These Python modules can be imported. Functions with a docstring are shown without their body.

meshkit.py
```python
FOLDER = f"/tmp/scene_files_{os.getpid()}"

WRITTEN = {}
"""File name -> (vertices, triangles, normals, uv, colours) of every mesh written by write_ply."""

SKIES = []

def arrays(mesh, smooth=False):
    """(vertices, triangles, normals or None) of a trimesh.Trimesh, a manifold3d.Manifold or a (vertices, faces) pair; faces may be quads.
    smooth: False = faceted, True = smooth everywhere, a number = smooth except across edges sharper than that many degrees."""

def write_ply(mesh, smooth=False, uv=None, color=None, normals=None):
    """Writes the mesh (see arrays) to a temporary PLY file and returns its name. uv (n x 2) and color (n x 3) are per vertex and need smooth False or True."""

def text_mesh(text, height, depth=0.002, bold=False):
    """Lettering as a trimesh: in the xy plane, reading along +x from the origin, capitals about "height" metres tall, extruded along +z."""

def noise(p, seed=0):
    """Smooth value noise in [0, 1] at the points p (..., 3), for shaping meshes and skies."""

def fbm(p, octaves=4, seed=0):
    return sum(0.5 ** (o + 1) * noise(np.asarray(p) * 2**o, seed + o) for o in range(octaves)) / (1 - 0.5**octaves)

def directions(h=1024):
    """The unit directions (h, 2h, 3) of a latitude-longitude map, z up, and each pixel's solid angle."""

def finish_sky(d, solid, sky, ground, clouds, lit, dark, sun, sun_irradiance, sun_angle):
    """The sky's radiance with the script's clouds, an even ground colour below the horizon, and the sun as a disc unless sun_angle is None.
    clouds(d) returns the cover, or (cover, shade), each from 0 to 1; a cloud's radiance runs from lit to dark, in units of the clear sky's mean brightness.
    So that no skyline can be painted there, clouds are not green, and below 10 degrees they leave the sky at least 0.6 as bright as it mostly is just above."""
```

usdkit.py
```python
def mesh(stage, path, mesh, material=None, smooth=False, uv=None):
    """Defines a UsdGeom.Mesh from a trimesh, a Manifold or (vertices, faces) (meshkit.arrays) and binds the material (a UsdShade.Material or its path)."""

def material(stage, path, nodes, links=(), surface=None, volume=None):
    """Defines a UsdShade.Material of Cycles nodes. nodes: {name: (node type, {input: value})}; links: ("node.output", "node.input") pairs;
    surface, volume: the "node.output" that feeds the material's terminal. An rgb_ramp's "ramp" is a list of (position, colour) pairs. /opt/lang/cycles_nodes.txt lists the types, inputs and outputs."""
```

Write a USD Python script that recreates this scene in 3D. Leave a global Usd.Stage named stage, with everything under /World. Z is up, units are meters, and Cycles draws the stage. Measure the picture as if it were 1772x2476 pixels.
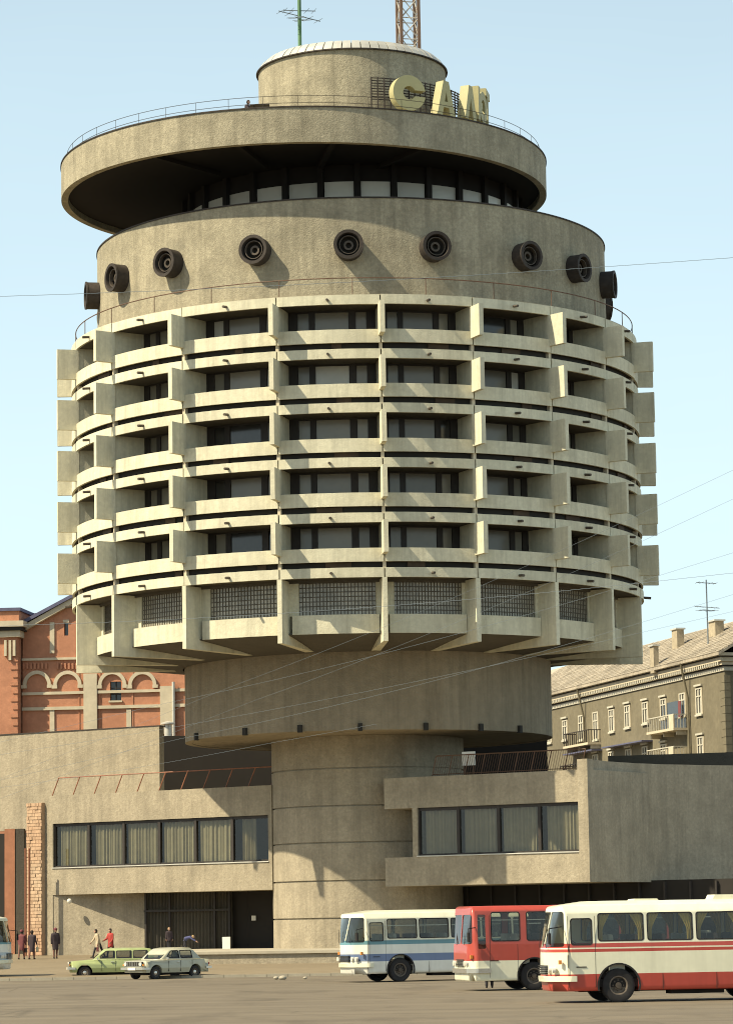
import math, random
import numpy as np, trimesh, manifold3d as m3
import usdkit, meshkit
from pxr import Usd, UsdGeom, UsdLux, UsdShade, Gf, Sdf
from manifold3d import Manifold, CrossSection, JoinType

random.seed(7); np.random.seed(7)
stage = Usd.Stage.CreateInMemory()
UsdGeom.SetStageUpAxis(stage, UsdGeom.Tokens.z); UsdGeom.SetStageMetersPerUnit(stage, 1.0)
UsdGeom.Xform.Define(stage, '/World'); UsdGeom.Scope.Define(stage, '/World/Looks')
PI = math.pi
# ------------------------------------------------------------------ camera, sky, sun, exposure
CW, CH, CF, EYE, ROLL = 1772.0, 2476.0, 7527.6, 2.36, 0.016
PITCH = math.atan(998 / CF)
cam = UsdGeom.Camera.Define(stage, '/World/camera')
cam.CreateHorizontalApertureAttr(36.0); cam.CreateVerticalApertureAttr(36.0 * CH / CW)
cam.CreateFocalLengthAttr(36.0 * CF / CW); cam.CreateClippingRangeAttr(Gf.Vec2f(1.0, 5000.0))
RIGHT0, FWD = np.array([1., 0, 0]), np.array([0, math.cos(PITCH), math.sin(PITCH)])
UP0 = np.array([0, -math.sin(PITCH), math.cos(PITCH)])
cR, sR = math.cos(ROLL), math.sin(ROLL)
RIGHT, UP = cR * RIGHT0 - sR * UP0, sR * RIGHT0 + cR * UP0
M = Gf.Matrix4d(*[float(v) for v in (*RIGHT, 0, *UP, 0, *(-FWD), 0, 0, 0, EYE, 1)])
cam.AddTransformOp().Set(M)
cam.CreateExposureAttr(0.74)
SUN_AZ, SUN_EL = math.radians(67), math.radians(47.5)       # azimuth measured from the towards-viewer direction to the left
SUND = np.array([-math.sin(SUN_AZ) * math.cos(SUN_EL), -math.cos(SUN_AZ) * math.cos(SUN_EL), math.sin(SUN_EL)])
sun = UsdLux.DistantLight.Define(stage, '/World/sun')
sun.CreateIntensityAttr(1.25); sun.CreateAngleAttr(0.5); sun.CreateNormalizeAttr(True); sun.CreateColorAttr(Gf.Vec3f(1.0, 0.89, 0.66))
zx = SUND; xx = np.cross([0, 0, 1], zx); xx /= np.linalg.norm(xx); yx = np.cross(zx, xx)
sun.AddTransformOp().Set(Gf.Matrix4d(*[float(v) for v in (*xx, 0, *yx, 0, *zx, 0, 0, 0, 0, 1)]))
SKY_STRENGTH = 0.070
usdkit.material(stage, '/World/Looks/sky_look', {
    'sky': ('sky_texture', {'sky_type': 'single_scattering', 'sun_disc': False, 'sun_elevation': SUN_EL, 'sun_rotation': math.atan2(SUND[0], SUND[1]),
                            'air_density': 1.0, 'aerosol_density': 2.2, 'ozone_density': 1.0, 'altitude': 100.0}),
    'tc': ('texture_coordinate', {}), 'mp': ('mapping', {'scale': (1.0, 1.0, 2.4)}), 'sx': ('separate_xyz', {}),
    'nz': ('noise_texture', {'scale': 2.2, 'detail': 5.0, 'roughness': 0.55}),
    'el': ('rgb_ramp', {'ramp': [(0.0, (0.80, 0.80, 0.80)), (0.14, (0.68, 0.68, 0.68)), (0.30, (0.46, 0.46, 0.46)), (0.6, (0.25, 0.25, 0.25)), (1.0, (0.12, 0.12, 0.12))]}),
    'rp': ('rgb_ramp', {'ramp': [(0.25, (0.86, 0.86, 0.86)), (0.75, (1.0, 1.0, 1.0))]}), 'ml': ('mix', {'mix_type': 'multiply', 'fac': 1.0}),
    'mx': ('mix', {'color2': (8.9, 11.3, 11.8)}),
    'bg': ('background_shader', {'strength': SKY_STRENGTH})},
    [('tc.generated', 'mp.vector'), ('tc.generated', 'sx.vector'), ('sx.z', 'el.fac'), ('mp.vector', 'nz.vector'), ('nz.fac', 'rp.fac'), ('rp.color', 'ml.color1'), ('el.color', 'ml.color2'), ('ml.color', 'mx.fac'),
     ('sky.color', 'mx.color1'), ('mx.color', 'bg.color')], surface='bg.background')
dome = UsdLux.DomeLight.Define(stage, '/World/sky')
UsdShade.MaterialBindingAPI.Apply(dome.GetPrim()).Bind(UsdShade.Material.Get(stage, '/World/Looks/sky_look'))
dome.GetPrim().SetCustomDataByKey('kind', 'structure')

# ------------------------------------------------------------------ helpers
def ray(px, py):
    X, Y = (px - CW / 2) / CF, -(py - CH / 2) / CF
    return FWD + X * RIGHT + Y * UP
def at(px, py, y):
    """the place at distance y in front of the viewer that the photograph shows at (px, py)"""
    r = ray(px, py); return np.array([r[0] / r[1] * y, y, EYE + r[2] / r[1] * y])
def onground(px, py, z=0.0):
    r = ray(px, py); t = (z - EYE) / r[2]; return np.array([r[0] * t, r[1] * t, z])

names = {}
def numbered(path):
    n = names.get(path, -1) + 1; names[path] = n
    return path if n == 0 else '%s_%03d' % (path, n)
def tag(p, label=None, cat=None, group=None, kind=None):
    p = p.GetPrim() if hasattr(p, 'GetPrim') else p
    for k, v in (('label', label), ('category', cat), ('group', group), ('kind', kind)):
        if v: p.SetCustomDataByKey(k, v)
    return p
def thing(name, label, cat, loc=(0, 0, 0), rz=0.0, group=None):
    x = UsdGeom.Xform.Define(stage, numbered('/World/' + name))
    x.AddTranslateOp().Set(Gf.Vec3d(*map(float, loc))); x.AddRotateZOp().Set(math.degrees(rz))
    return tag(x, label, cat, group)
def obj(name, mb, mat, parent=None, smooth=30, label=None, kind=None, cat=None, group=None):
    base = parent.GetPath().pathString if parent is not None else '/World'
    mesh = mb.tri() if isinstance(mb, MB) else mb
    m = usdkit.mesh(stage, numbered(base + '/' + name), mesh, MAT[mat], smooth=smooth)
    return tag(m, label, cat, group, kind)

class MB:
    """collects pieces that make one mesh"""
    def __init__(s): s.v, s.f, s.n = [], [], 0
    def add(s, v, f):
        v = np.asarray(v, float); f = np.asarray(f, int)
        if f.shape[1] == 4: f = np.vstack([f[:, [0, 1, 2]], f[:, [0, 2, 3]]])
        s.v.append(v); s.f.append(f + s.n); s.n += len(v); return s
    def mesh(s, t):
        if isinstance(t, Manifold):
            q = t.to_mesh(); return s.add(q.vert_properties[:, :3], q.tri_verts)
        return s.add(t.vertices, t.faces)
    def frame(s, o, u, v, w, a, b, c):
        """box in the frame o + u*x + v*y + w*z, x in a, y in b, z in c"""
        o, u, v, w = map(np.asarray, (o, u, v, w))
        P = [o + u * x + v * y + w * z for z in c for y in b for x in a]
        F = [(0, 2, 3, 1), (4, 5, 7, 6), (0, 1, 5, 4), (2, 6, 7, 3), (0, 4, 6, 2), (1, 3, 7, 5)]
        if np.dot(np.cross(u, v), w) < 0: F = [q[::-1] for q in F]
        return s.add(P, F)
    def box(s, x, y, z): return s.frame((0, 0, 0), (1, 0, 0), (0, 1, 0), (0, 0, 1), x, y, z)
    def tube(s, pts, r, n=6, r1=None):
        pts = [np.asarray(p, float) for p in pts]; V = []; F = []
        for i, p in enumerate(pts):
            d = pts[min(i + 1, len(pts) - 1)] - pts[max(i - 1, 0)]; d = d / np.linalg.norm(d)
            a = np.cross(d, [0, 0, 1] if abs(d[2]) < .9 else [1, 0, 0]); a /= np.linalg.norm(a); b = np.cross(d, a)
            rr = r if r1 is None else r + (r1 - r) * i / (len(pts) - 1)
            V += [p + rr * (a * math.cos(t) + b * math.sin(t)) for t in np.arange(n) * 2 * PI / n]
        for i in range(len(pts) - 1):
            F += [(i * n + k, i * n + (k + 1) % n, (i + 1) * n + (k + 1) % n, (i + 1) * n + k) for k in range(n)]
        T = [(0, k + 1, k) for k in range(1, n - 1)]; e = (len(pts) - 1) * n
        T += [(e, e + k, e + k + 1) for k in range(1, n - 1)]
        s.add(V, F); s.f.append(np.array(T) + s.n - len(V)); return s
    def lathe(s, prof, a0=-PI, a1=PI, step=2.0, c=(0, 0)):
        """closed profile [(r, z)] turned about c; angle 0 looks at the viewer, positive to the right"""
        full = abs(a1 - a0 - 2 * PI) < 1e-6
        n = max(2, int(round(math.degrees(a1 - a0) / step))); T = np.linspace(a0, a1, n + 1)
        if full: T = T[:-1]
        P = np.array(prof, float); area = 0.5 * np.sum(P[:, 0] * np.roll(P[:, 1], -1) - np.roll(P[:, 0], -1) * P[:, 1])
        if area < 0: P = P[::-1]
        k = len(P); V = [(c[0] + r * math.sin(t), c[1] - r * math.cos(t), z) for t in T for r, z in P]; F = []
        m = len(T)
        for i in range(m if full else m - 1):
            j = (i + 1) % m
            F += [(i * k + q, j * k + q, j * k + (q + 1) % k, i * k + (q + 1) % k) for q in range(k)]
        s.add(V, F)
        if not full:
            from shapely.geometry import Polygon
            tv, tf = trimesh.creation.triangulate_polygon(Polygon(P), engine='earcut')
            idx = [int(np.argmin(np.sum((P - p) ** 2, 1))) for p in tv]
            e = (m - 1) * k; G = []
            for t in tf:
                a, b, d = (idx[q] for q in t)
                if np.cross(P[b] - P[a], P[d] - P[a]) < 0: b, d = d, b
                G += [(a, d, b), (e + a, e + b, e + d)]
            s.f.append(np.array(G) + s.n - len(V))
        return s
    def prism(s, poly, z0, z1):
        from shapely.geometry import Polygon
        t = trimesh.creation.extrude_polygon(Polygon(poly), z1 - z0, engine='earcut'); t.apply_translation((0, 0, z0))
        return s.mesh(t)
    def move(s, loc=(0, 0, 0), rz=0.0):
        c, d = math.cos(rz), math.sin(rz); R = np.array([[c, -d, 0], [d, c, 0], [0, 0, 1]])
        s.v = [v @ R.T + np.asarray(loc) for v in s.v]; return s
    def tri(s): return (np.vstack(s.v), np.vstack(s.f))

# ------------------------------------------------------------------ materials
MAT = {}
def mat(name, col, rough=0.8, var=0.12, scale=3.0, bump=0.0, bscale=20.0, spec=0.3, metallic=0.0, streak=0.0, dirt=None, coat=0.0, objvar=0.0):
    """base colour broken up by noise; optional vertical weather streaks, fine relief and a tone per object"""
    N = {'p': ('principled_bsdf', {'roughness': rough, 'specular_ior_level': spec, 'metallic': metallic, 'coat_weight': coat}),
         'tc': ('geometry', {}), 'n1': ('noise_texture', {'scale': scale, 'detail': 6.0, 'roughness': 0.65}),
         'n0': ('noise_texture', {'scale': scale * 0.13, 'detail': 3.0, 'roughness': 0.6})}
    c = np.array(col); dk = c * (1 - 2.0 * var) if dirt is None else np.array(dirt)
    N['r1'] = ('rgb_ramp', {'ramp': [(0.3, tuple(c * (1 - var))), (0.55, tuple(c)), (0.75, tuple(np.minimum(c * (1 + var), 1)))]})
    N['r0'] = ('rgb_ramp', {'ramp': [(0.42, (0, 0, 0)), (0.72, (0.55, 0.55, 0.55))]})
    N['m0'] = ('mix', {'color2': tuple(dk)})
    L = [('tc.position', 'n1.vector'), ('tc.position', 'n0.vector'), ('n1.fac', 'r1.fac'), ('n0.fac', 'r0.fac'), ('r0.color', 'm0.fac'), ('r1.color', 'm0.color1')]
    out = 'm0.color'
    if streak:
        N['mp'] = ('mapping', {'scale': (1.1, 1.1, 0.07)}); N['ns'] = ('noise_texture', {'scale': 1.6, 'detail': 5.0, 'roughness': 0.7})
        N['rs'] = ('rgb_ramp', {'ramp': [(0.45, (0, 0, 0)), (0.7, (streak,) * 3)]}); N['ms'] = ('mix', {'color2': tuple(c * 0.42)})
        L += [('tc.position', 'mp.vector'), ('mp.vector', 'ns.vector'), ('ns.fac', 'rs.fac'), ('rs.color', 'ms.fac'), (out, 'ms.color1')]; out = 'ms.color'
    if objvar:
        N['oi'] = ('object_info', {}); N['ro'] = ('rgb_ramp', {'ramp': [(0, (1 - objvar,) * 3), (1, (1, 1, 1))]}); N['mo'] = ('mix', {'mix_type': 'multiply', 'fac': 1.0})
        L += [('oi.random', 'ro.fac'), (out, 'mo.color1'), ('ro.color', 'mo.color2')]; out = 'mo.color'
    L.append((out, 'p.base_color'))
    if bump:
        N['nb'] = ('noise_texture', {'scale': bscale, 'detail': 4.0, 'roughness': 0.7}); N['b'] = ('bump', {'strength': 1.0, 'distance': bump})
        L += [('tc.position', 'nb.vector'), ('nb.fac', 'b.height'), ('b.normal', 'p.normal')]
    MAT[name] = usdkit.material(stage, '/World/Looks/' + name, N, L, surface='p.BSDF')

mat('rough_concrete', (0.36, 0.32, 0.225), 0.9, 0.2, 5.0, 0.05, 7.0, streak=0.35, spec=0.2)
mat('drum_concrete', (0.355, 0.315, 0.22), 0.9, 0.26, 6.0, 0.05, 13.0, streak=0.55, spec=0.2)
mat('white_concrete', (0.63, 0.59, 0.43), 0.85, 0.13, 4.0, 0.015, 12.0, streak=0.42, spec=0.25, objvar=0.10)
mat('wing_concrete', (0.335, 0.287, 0.205), 0.9, 0.2, 6.0, 0.03, 9.0, streak=0.45, spec=0.2)
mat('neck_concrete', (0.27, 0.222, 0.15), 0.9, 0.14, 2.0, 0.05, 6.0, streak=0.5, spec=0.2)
mat('soffit_concrete', (0.10, 0.088, 0.068), 0.9, 0.12, 2.0, 0.03, 8.0, spec=0.2)  # darker concrete; on the corbel undersides the colour carries painted-in shade
mat('shade_dark_soffit', (0.02, 0.018, 0.016), 0.9, 0.1, 2.0, spec=0.15)  # near black: the shade under the roof disc is put into the colour
mat('seam_dark', (0.03, 0.027, 0.022), 0.9, 0.1, 2.0)
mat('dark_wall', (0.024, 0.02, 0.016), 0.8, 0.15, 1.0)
mat('window_frame', (0.035, 0.029, 0.024), 0.55, 0.2, 6.0)
mat('slot_wood', (0.07, 0.045, 0.025), 0.7, 0.4, 1.3)
mat('rusty_iron', (0.05, 0.04, 0.032), 0.7, 0.35, 4.0, metallic=0.2)
mat('ring_metal', (0.10, 0.08, 0.06), 0.55, 0.3, 5.0, metallic=0.3)
mat('rail_paint', (0.13, 0.07, 0.04), 0.6, 0.25, 3.0)
mat('red_lead_rail', (0.27, 0.11, 0.06), 0.6, 0.25, 3.0)
mat('sheet_metal', (0.55, 0.53, 0.46), 0.45, 0.15, 1.5, metallic=0.25, objvar=0.15)
mat('sign_cream', (0.37, 0.335, 0.17), 0.6, 0.08, 2.0)
mat('asphalt', (0.15, 0.13, 0.096), 0.9, 0.12, 1.2, 0.012, 30.0, spec=0.25, dirt=(0.12, 0.10, 0.07))
mat('pavement', (0.205, 0.162, 0.102), 0.9, 0.12, 1.0, 0.01, 26.0, spec=0.2)
mat('kerb_stone', (0.36, 0.32, 0.24), 0.9, 0.15, 2.0)
mat('red_brick', (0.46, 0.215, 0.125), 0.9, 0.16, 2.5, 0.02, 16.0, spec=0.15, dirt=(0.30, 0.14, 0.085))
mat('pale_stone', (0.52, 0.45, 0.32), 0.85, 0.14, 2.0)
mat('orange_brick', (0.45, 0.29, 0.18), 0.9, 0.2, 2.2, 0.02, 12.0, dirt=(0.48, 0.40, 0.28), objvar=0.18)
mat('slate_roof', (0.10, 0.10, 0.16), 0.6, 0.2, 3.0)
mat('flat_wall', (0.165, 0.142, 0.092), 0.9, 0.18, 2.5, 0.01, 14.0)
mat('roof_tile', (0.40, 0.345, 0.26), 0.9, 0.3, 3.0, 0.03, 9.0, objvar=0.18)
mat('chimney_brick', (0.38, 0.32, 0.22), 0.9, 0.25, 4.0)
mat('white_wood', (0.46, 0.43, 0.34), 0.7, 0.1, 4.0)
mat('dark_glass', (0.03, 0.03, 0.028), 0.12, 0.2, 2.0, spec=0.6)
mat('net_curtain', (0.27, 0.25, 0.195), 0.2, 0.1, 1.0, spec=0.5, objvar=0.45)
mat('bright_curtain', (0.62, 0.60, 0.52), 0.25, 0.1, 1.0, spec=0.5, objvar=0.3)
mat('cloth_curtain', (0.43, 0.37, 0.26), 0.85, 0.15, 2.0)
mat('glass_block', (0.36, 0.33, 0.25), 0.25, 0.35, 5.0, spec=0.6)
mat('notice_white', (0.7, 0.68, 0.6), 0.7, 0.05)
mat('mast_red', (0.16, 0.10, 0.065), 0.6, 0.2, 3.0)
mat('mast_pale', (0.38, 0.35, 0.30), 0.6, 0.2, 3.0)
mat('pole_green', (0.10, 0.20, 0.09), 0.6, 0.2, 3.0)
mat('wire_black', (0.14, 0.17, 0.19), 0.6, 0.1)
mat('black_rubber', (0.025, 0.023, 0.022), 0.8, 0.25, 8.0)
mat('rim_steel', (0.16, 0.13, 0.10), 0.55, 0.25, 8.0, metallic=0.3)
mat('hub_chrome', (0.6, 0.57, 0.5), 0.25, 0.1, 8.0, metallic=0.8)
mat('underbody', (0.02, 0.018, 0.016), 0.9, 0.2, 4.0)
mat('chrome', (0.6, 0.58, 0.52), 0.22, 0.08, 8.0, metallic=0.8)
mat('lamp_glass', (0.6, 0.57, 0.48), 0.15, 0.1, 8.0, spec=0.6)
mat('lamp_orange', (0.6, 0.22, 0.04), 0.25, 0.1, 8.0)
for nm, c in (('paint_cream', (0.70, 0.67, 0.49)), ('paint_red', (0.40, 0.052, 0.032)), ('paint_orange_red', (0.38, 0.055, 0.033)), ('paint_blue', (0.12, 0.165, 0.27)),
              ('paint_teal', (0.10, 0.22, 0.24)), ('paint_white', (0.66, 0.64, 0.55)), ('paint_green', (0.30, 0.34, 0.14)), ('paint_ivory', (0.38, 0.365, 0.26)),
              ('paint_pale_blue', (0.42, 0.47, 0.48))):
    mat(nm, c, 0.35, 0.06, 2.5, spec=0.5, coat=0.3, streak=0.2)
mat('seat_cloth', (0.10, 0.075, 0.06), 0.9, 0.2, 4.0)
mat('seat_pale', (0.42, 0.42, 0.36), 0.9, 0.2, 4.0)
mat('yellow_curtain', (0.62, 0.46, 0.12), 0.85, 0.15, 3.0)
for nm, c in (('skin', (0.42, 0.25, 0.17)), ('hair_dark', (0.035, 0.024, 0.018)), ('coat_maroon', (0.17, 0.055, 0.055)), ('coat_dark', (0.045, 0.032, 0.035)), ('coat_beige', (0.44, 0.36, 0.24)),
              ('coat_red', (0.36, 0.05, 0.04)), ('jacket_blue', (0.075, 0.08, 0.17)), ('trousers_dark', (0.03, 0.028, 0.032)), ('stockings', (0.18, 0.09, 0.065)), ('bag_dark', (0.03, 0.02, 0.02)),
              ('bag_pale', (0.5, 0.45, 0.3)), ('hat_maroon', (0.15, 0.045, 0.05)), ('hair_fair', (0.38, 0.26, 0.12)), ('shoe_black', (0.02, 0.018, 0.018))):
    mat(nm, c, 0.85, 0.15, 9.0)
# window glass that lets light pass
MAT['clear_glass'] = usdkit.material(stage, '/World/Looks/clear_glass', {
    't': ('transparent_bsdf', {'color': (0.60, 0.62, 0.57)}), 'g': ('glossy_bsdf', {'color': (0.9, 0.9, 0.9), 'roughness': 0.03}), 'lw': ('layer_weight', {'blend': 0.5}),
    'pw': ('math', {'math_type': 'power', 'value2': 4.0}), 'ma': ('math', {'math_type': 'multiply_add', 'value2': 0.8, 'value3': 0.05}), 'm': ('mix_closure', {})},
    [('lw.facing', 'pw.value1'), ('pw.value', 'ma.value1'), ('ma.value', 'm.fac'), ('t.BSDF', 'm.closure1'), ('g.BSDF', 'm.closure2')], surface='m.closure')

# ------------------------------------------------------------------ ground
PAV0, PAVZ, PAVS = 147.0, 0.12, 0.0145
def pav(y): return PAVZ + max(0, y - PAV0) * PAVS
MAT['asphalt'] = usdkit.material(stage, '/World/Looks/worn_asphalt', {
    'g': ('geometry', {}), 'n1': ('noise_texture', {'scale': 22.0, 'detail': 6.0, 'roughness': 0.75}), 'm1': ('mapping', {'scale': (0.03, 0.5, 1.0)}), 'n2': ('noise_texture', {'scale': 1.0, 'detail': 5.0, 'roughness': 0.65}),
    'm2': ('mapping', {'scale': (0.35, 0.12, 1.0)}), 'n3': ('noise_texture', {'scale': 1.0, 'detail': 5.0, 'roughness': 0.6}), 'v': ('voronoi_texture', {'scale': 0.16, 'feature': 'distance_to_edge'}), 'rv': ('rgb_ramp', {'ramp': [(0.0, (0.55, 0.55, 0.55)), (0.012, (1, 1, 1))]}),
    'r1': ('rgb_ramp', {'ramp': [(0.3, (0.128, 0.104, 0.071)), (0.7, (0.172, 0.141, 0.098))]}), 'r2': ('rgb_ramp', {'ramp': [(0.35, (0.80, 0.80, 0.80)), (0.65, (1.12, 1.11, 1.08))]}),
    'r3': ('rgb_ramp', {'ramp': [(0.52, (1, 1, 1)), (0.66, (0.70, 0.69, 0.68))]}), 'a': ('mix', {'mix_type': 'multiply', 'fac': 1.0}), 'b': ('mix', {'mix_type': 'multiply', 'fac': 0.8}), 'c': ('mix', {'mix_type': 'multiply', 'fac': 0.6}),
    'bp': ('bump', {'distance': 0.012}), 'p': ('principled_bsdf', {'roughness': 0.85, 'specular_ior_level': 0.3})},
    [('g.position', 'n1.vector'), ('g.position', 'm1.vector'), ('m1.vector', 'n2.vector'), ('g.position', 'm2.vector'), ('m2.vector', 'n3.vector'), ('g.position', 'v.vector'), ('v.distance', 'rv.fac'), ('n1.fac', 'r1.fac'), ('n2.fac', 'r2.fac'), ('n3.fac', 'r3.fac'),
     ('r1.color', 'a.color1'), ('r2.color', 'a.color2'), ('a.color', 'b.color1'), ('r3.color', 'b.color2'), ('b.color', 'c.color1'), ('rv.color', 'c.color2'), ('c.color', 'p.base_color'), ('n1.fac', 'bp.height'), ('bp.normal', 'p.normal')], surface='p.BSDF')
g = MB(); g.box((-2500, 2500), (-400, 4000), (-0.5, 0.0)); obj('road', g, 'asphalt', kind='structure', label='worn grey asphalt road in front of the hotel')
g = MB()
V = [(-400, PAV0, 0.0), (400, PAV0, 0.0), (400, PAV0, PAVZ), (-400, PAV0, PAVZ), (400, 215, pav(215)), (-400, 215, pav(215)), (400, 215, 0), (-400, 215, 0)]
g.add(V, [(0, 1, 2, 3), (3, 2, 4, 5), (5, 4, 6, 7)]); obj('pavement', g, 'pavement', kind='structure', label='sloping paved forecourt between road and hotel', smooth=False)
kt = MB()
for i in range(60):
    x = -30 + i * 1.0
    kt.box((x + 0.01, x + 0.99), (PAV0 - 0.16, PAV0 - 0.004), (-0.05, PAVZ + 0.01 + 0.006 * math.sin(i * 2.3)))
obj('kerb', kt, 'kerb_stone', kind='structure', label='low stone kerb along the road edge', smooth=False)

# ------------------------------------------------------------------ hotel
AX, AY, R = -0.575, 183.594, 16.86
hotel = thing('hotel_building', 'round concrete hotel tower with balconies, overhanging roof disc and low podium wings', 'building', (AX, AY, 0))
def H(x, y, z): return np.array([x - AX, y - AY, z])
def atH(px, py, y): p = at(px, py, y); return H(*p)
rad = math.radians
def zfront(py, r, px=840): return at(px, py, AY - r)[2]
SEAMS = [-114.5, -94.5, -74.5, -54.47, -34.21, -14.39, 5.13, 22.93, 40.71, 58.49, 76.3, 94.1, 112]
F0 = zfront(712, R, 800); PER = 3.0
FAS, OPEN, PARA = 0.53, 1.40, 0.74

# base column with recessed joints
RB = 5.65; BC = (0.40, 0)
ZB = [at(790, y, AY - RB)[2] for y in (2305, 2222, 2131, 2038, 1949, 1858, 1760)]
zn = zfront(1766, 10.5, 880)
prof = [(0, 0)] + [(RB, 0)]
for z in ZB[1:-1]: prof += [(RB, z - 0.045), (RB - 0.09, z - 0.04), (RB - 0.09, z + 0.04), (RB, z + 0.045)]
prof += [(RB, zn + 0.02), (0, zn + 0.02)]
obj('base_column', MB().lathe(prof, c=BC), 'wing_concrete', hotel)
# neck drum
zneck_top = zfront(1583, 10.5, 860)
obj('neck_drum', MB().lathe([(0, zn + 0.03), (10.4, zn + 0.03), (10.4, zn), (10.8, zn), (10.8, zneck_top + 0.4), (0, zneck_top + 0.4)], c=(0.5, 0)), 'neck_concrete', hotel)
for px in (490, 610, 737, 873, 1021, 1147, 1240):
    a = math.asin(max(-1, min(1, (px - 892) / 441.)))
    u = np.array([math.cos(a), math.sin(a), 0]); n = np.array([math.sin(a), -math.cos(a), 0])
    obj('drain_block', MB().frame(n * 10.8 + np.array([0.5, 0, zn - 0.06]), u, -n, (0, 0, 1), (-0.12, 0.12), (-0.18, 0.05), (0, 0.42)), 'seam_dark', hotel)
# storeys
FS = [F0 - i * PER for i in range(6)]
RW = 14.75
zbot_fin = at(680, 1556, AY - R * math.cos(rad(14.4)))[2]
core = MB().lathe([(0, zbot_fin + 1.3), (RW - 0.12, zbot_fin + 1.3), (RW - 0.12, F0 - 0.15), (0, F0 - 0.15)])
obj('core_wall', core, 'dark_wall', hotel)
for i in range(5):
    F = FS[i]
    zp1 = F - FAS - OPEN; zp0 = zp1 - PARA
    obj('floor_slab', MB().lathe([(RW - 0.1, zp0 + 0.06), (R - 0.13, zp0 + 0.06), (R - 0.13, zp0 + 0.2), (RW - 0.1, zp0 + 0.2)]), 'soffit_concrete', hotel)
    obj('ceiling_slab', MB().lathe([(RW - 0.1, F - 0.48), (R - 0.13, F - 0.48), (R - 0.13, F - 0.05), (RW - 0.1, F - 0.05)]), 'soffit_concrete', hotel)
    obj('slot_band', MB().lathe([(RW, FS[i + 1] - 0.06), (R - 0.35, FS[i + 1] - 0.06), (R - 0.35, zp0 + 0.07), (RW, zp0 + 0.07)]), 'seam_dark', hotel)
obj('ceiling_slab', MB().lathe([(RW - 0.1, FS[5] - 0.48), (R - 0.13, FS[5] - 0.48), (R - 0.13, FS[5] - 0.05), (RW - 0.1, FS[5] - 0.05)]), 'soffit_concrete', hotel)
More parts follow.
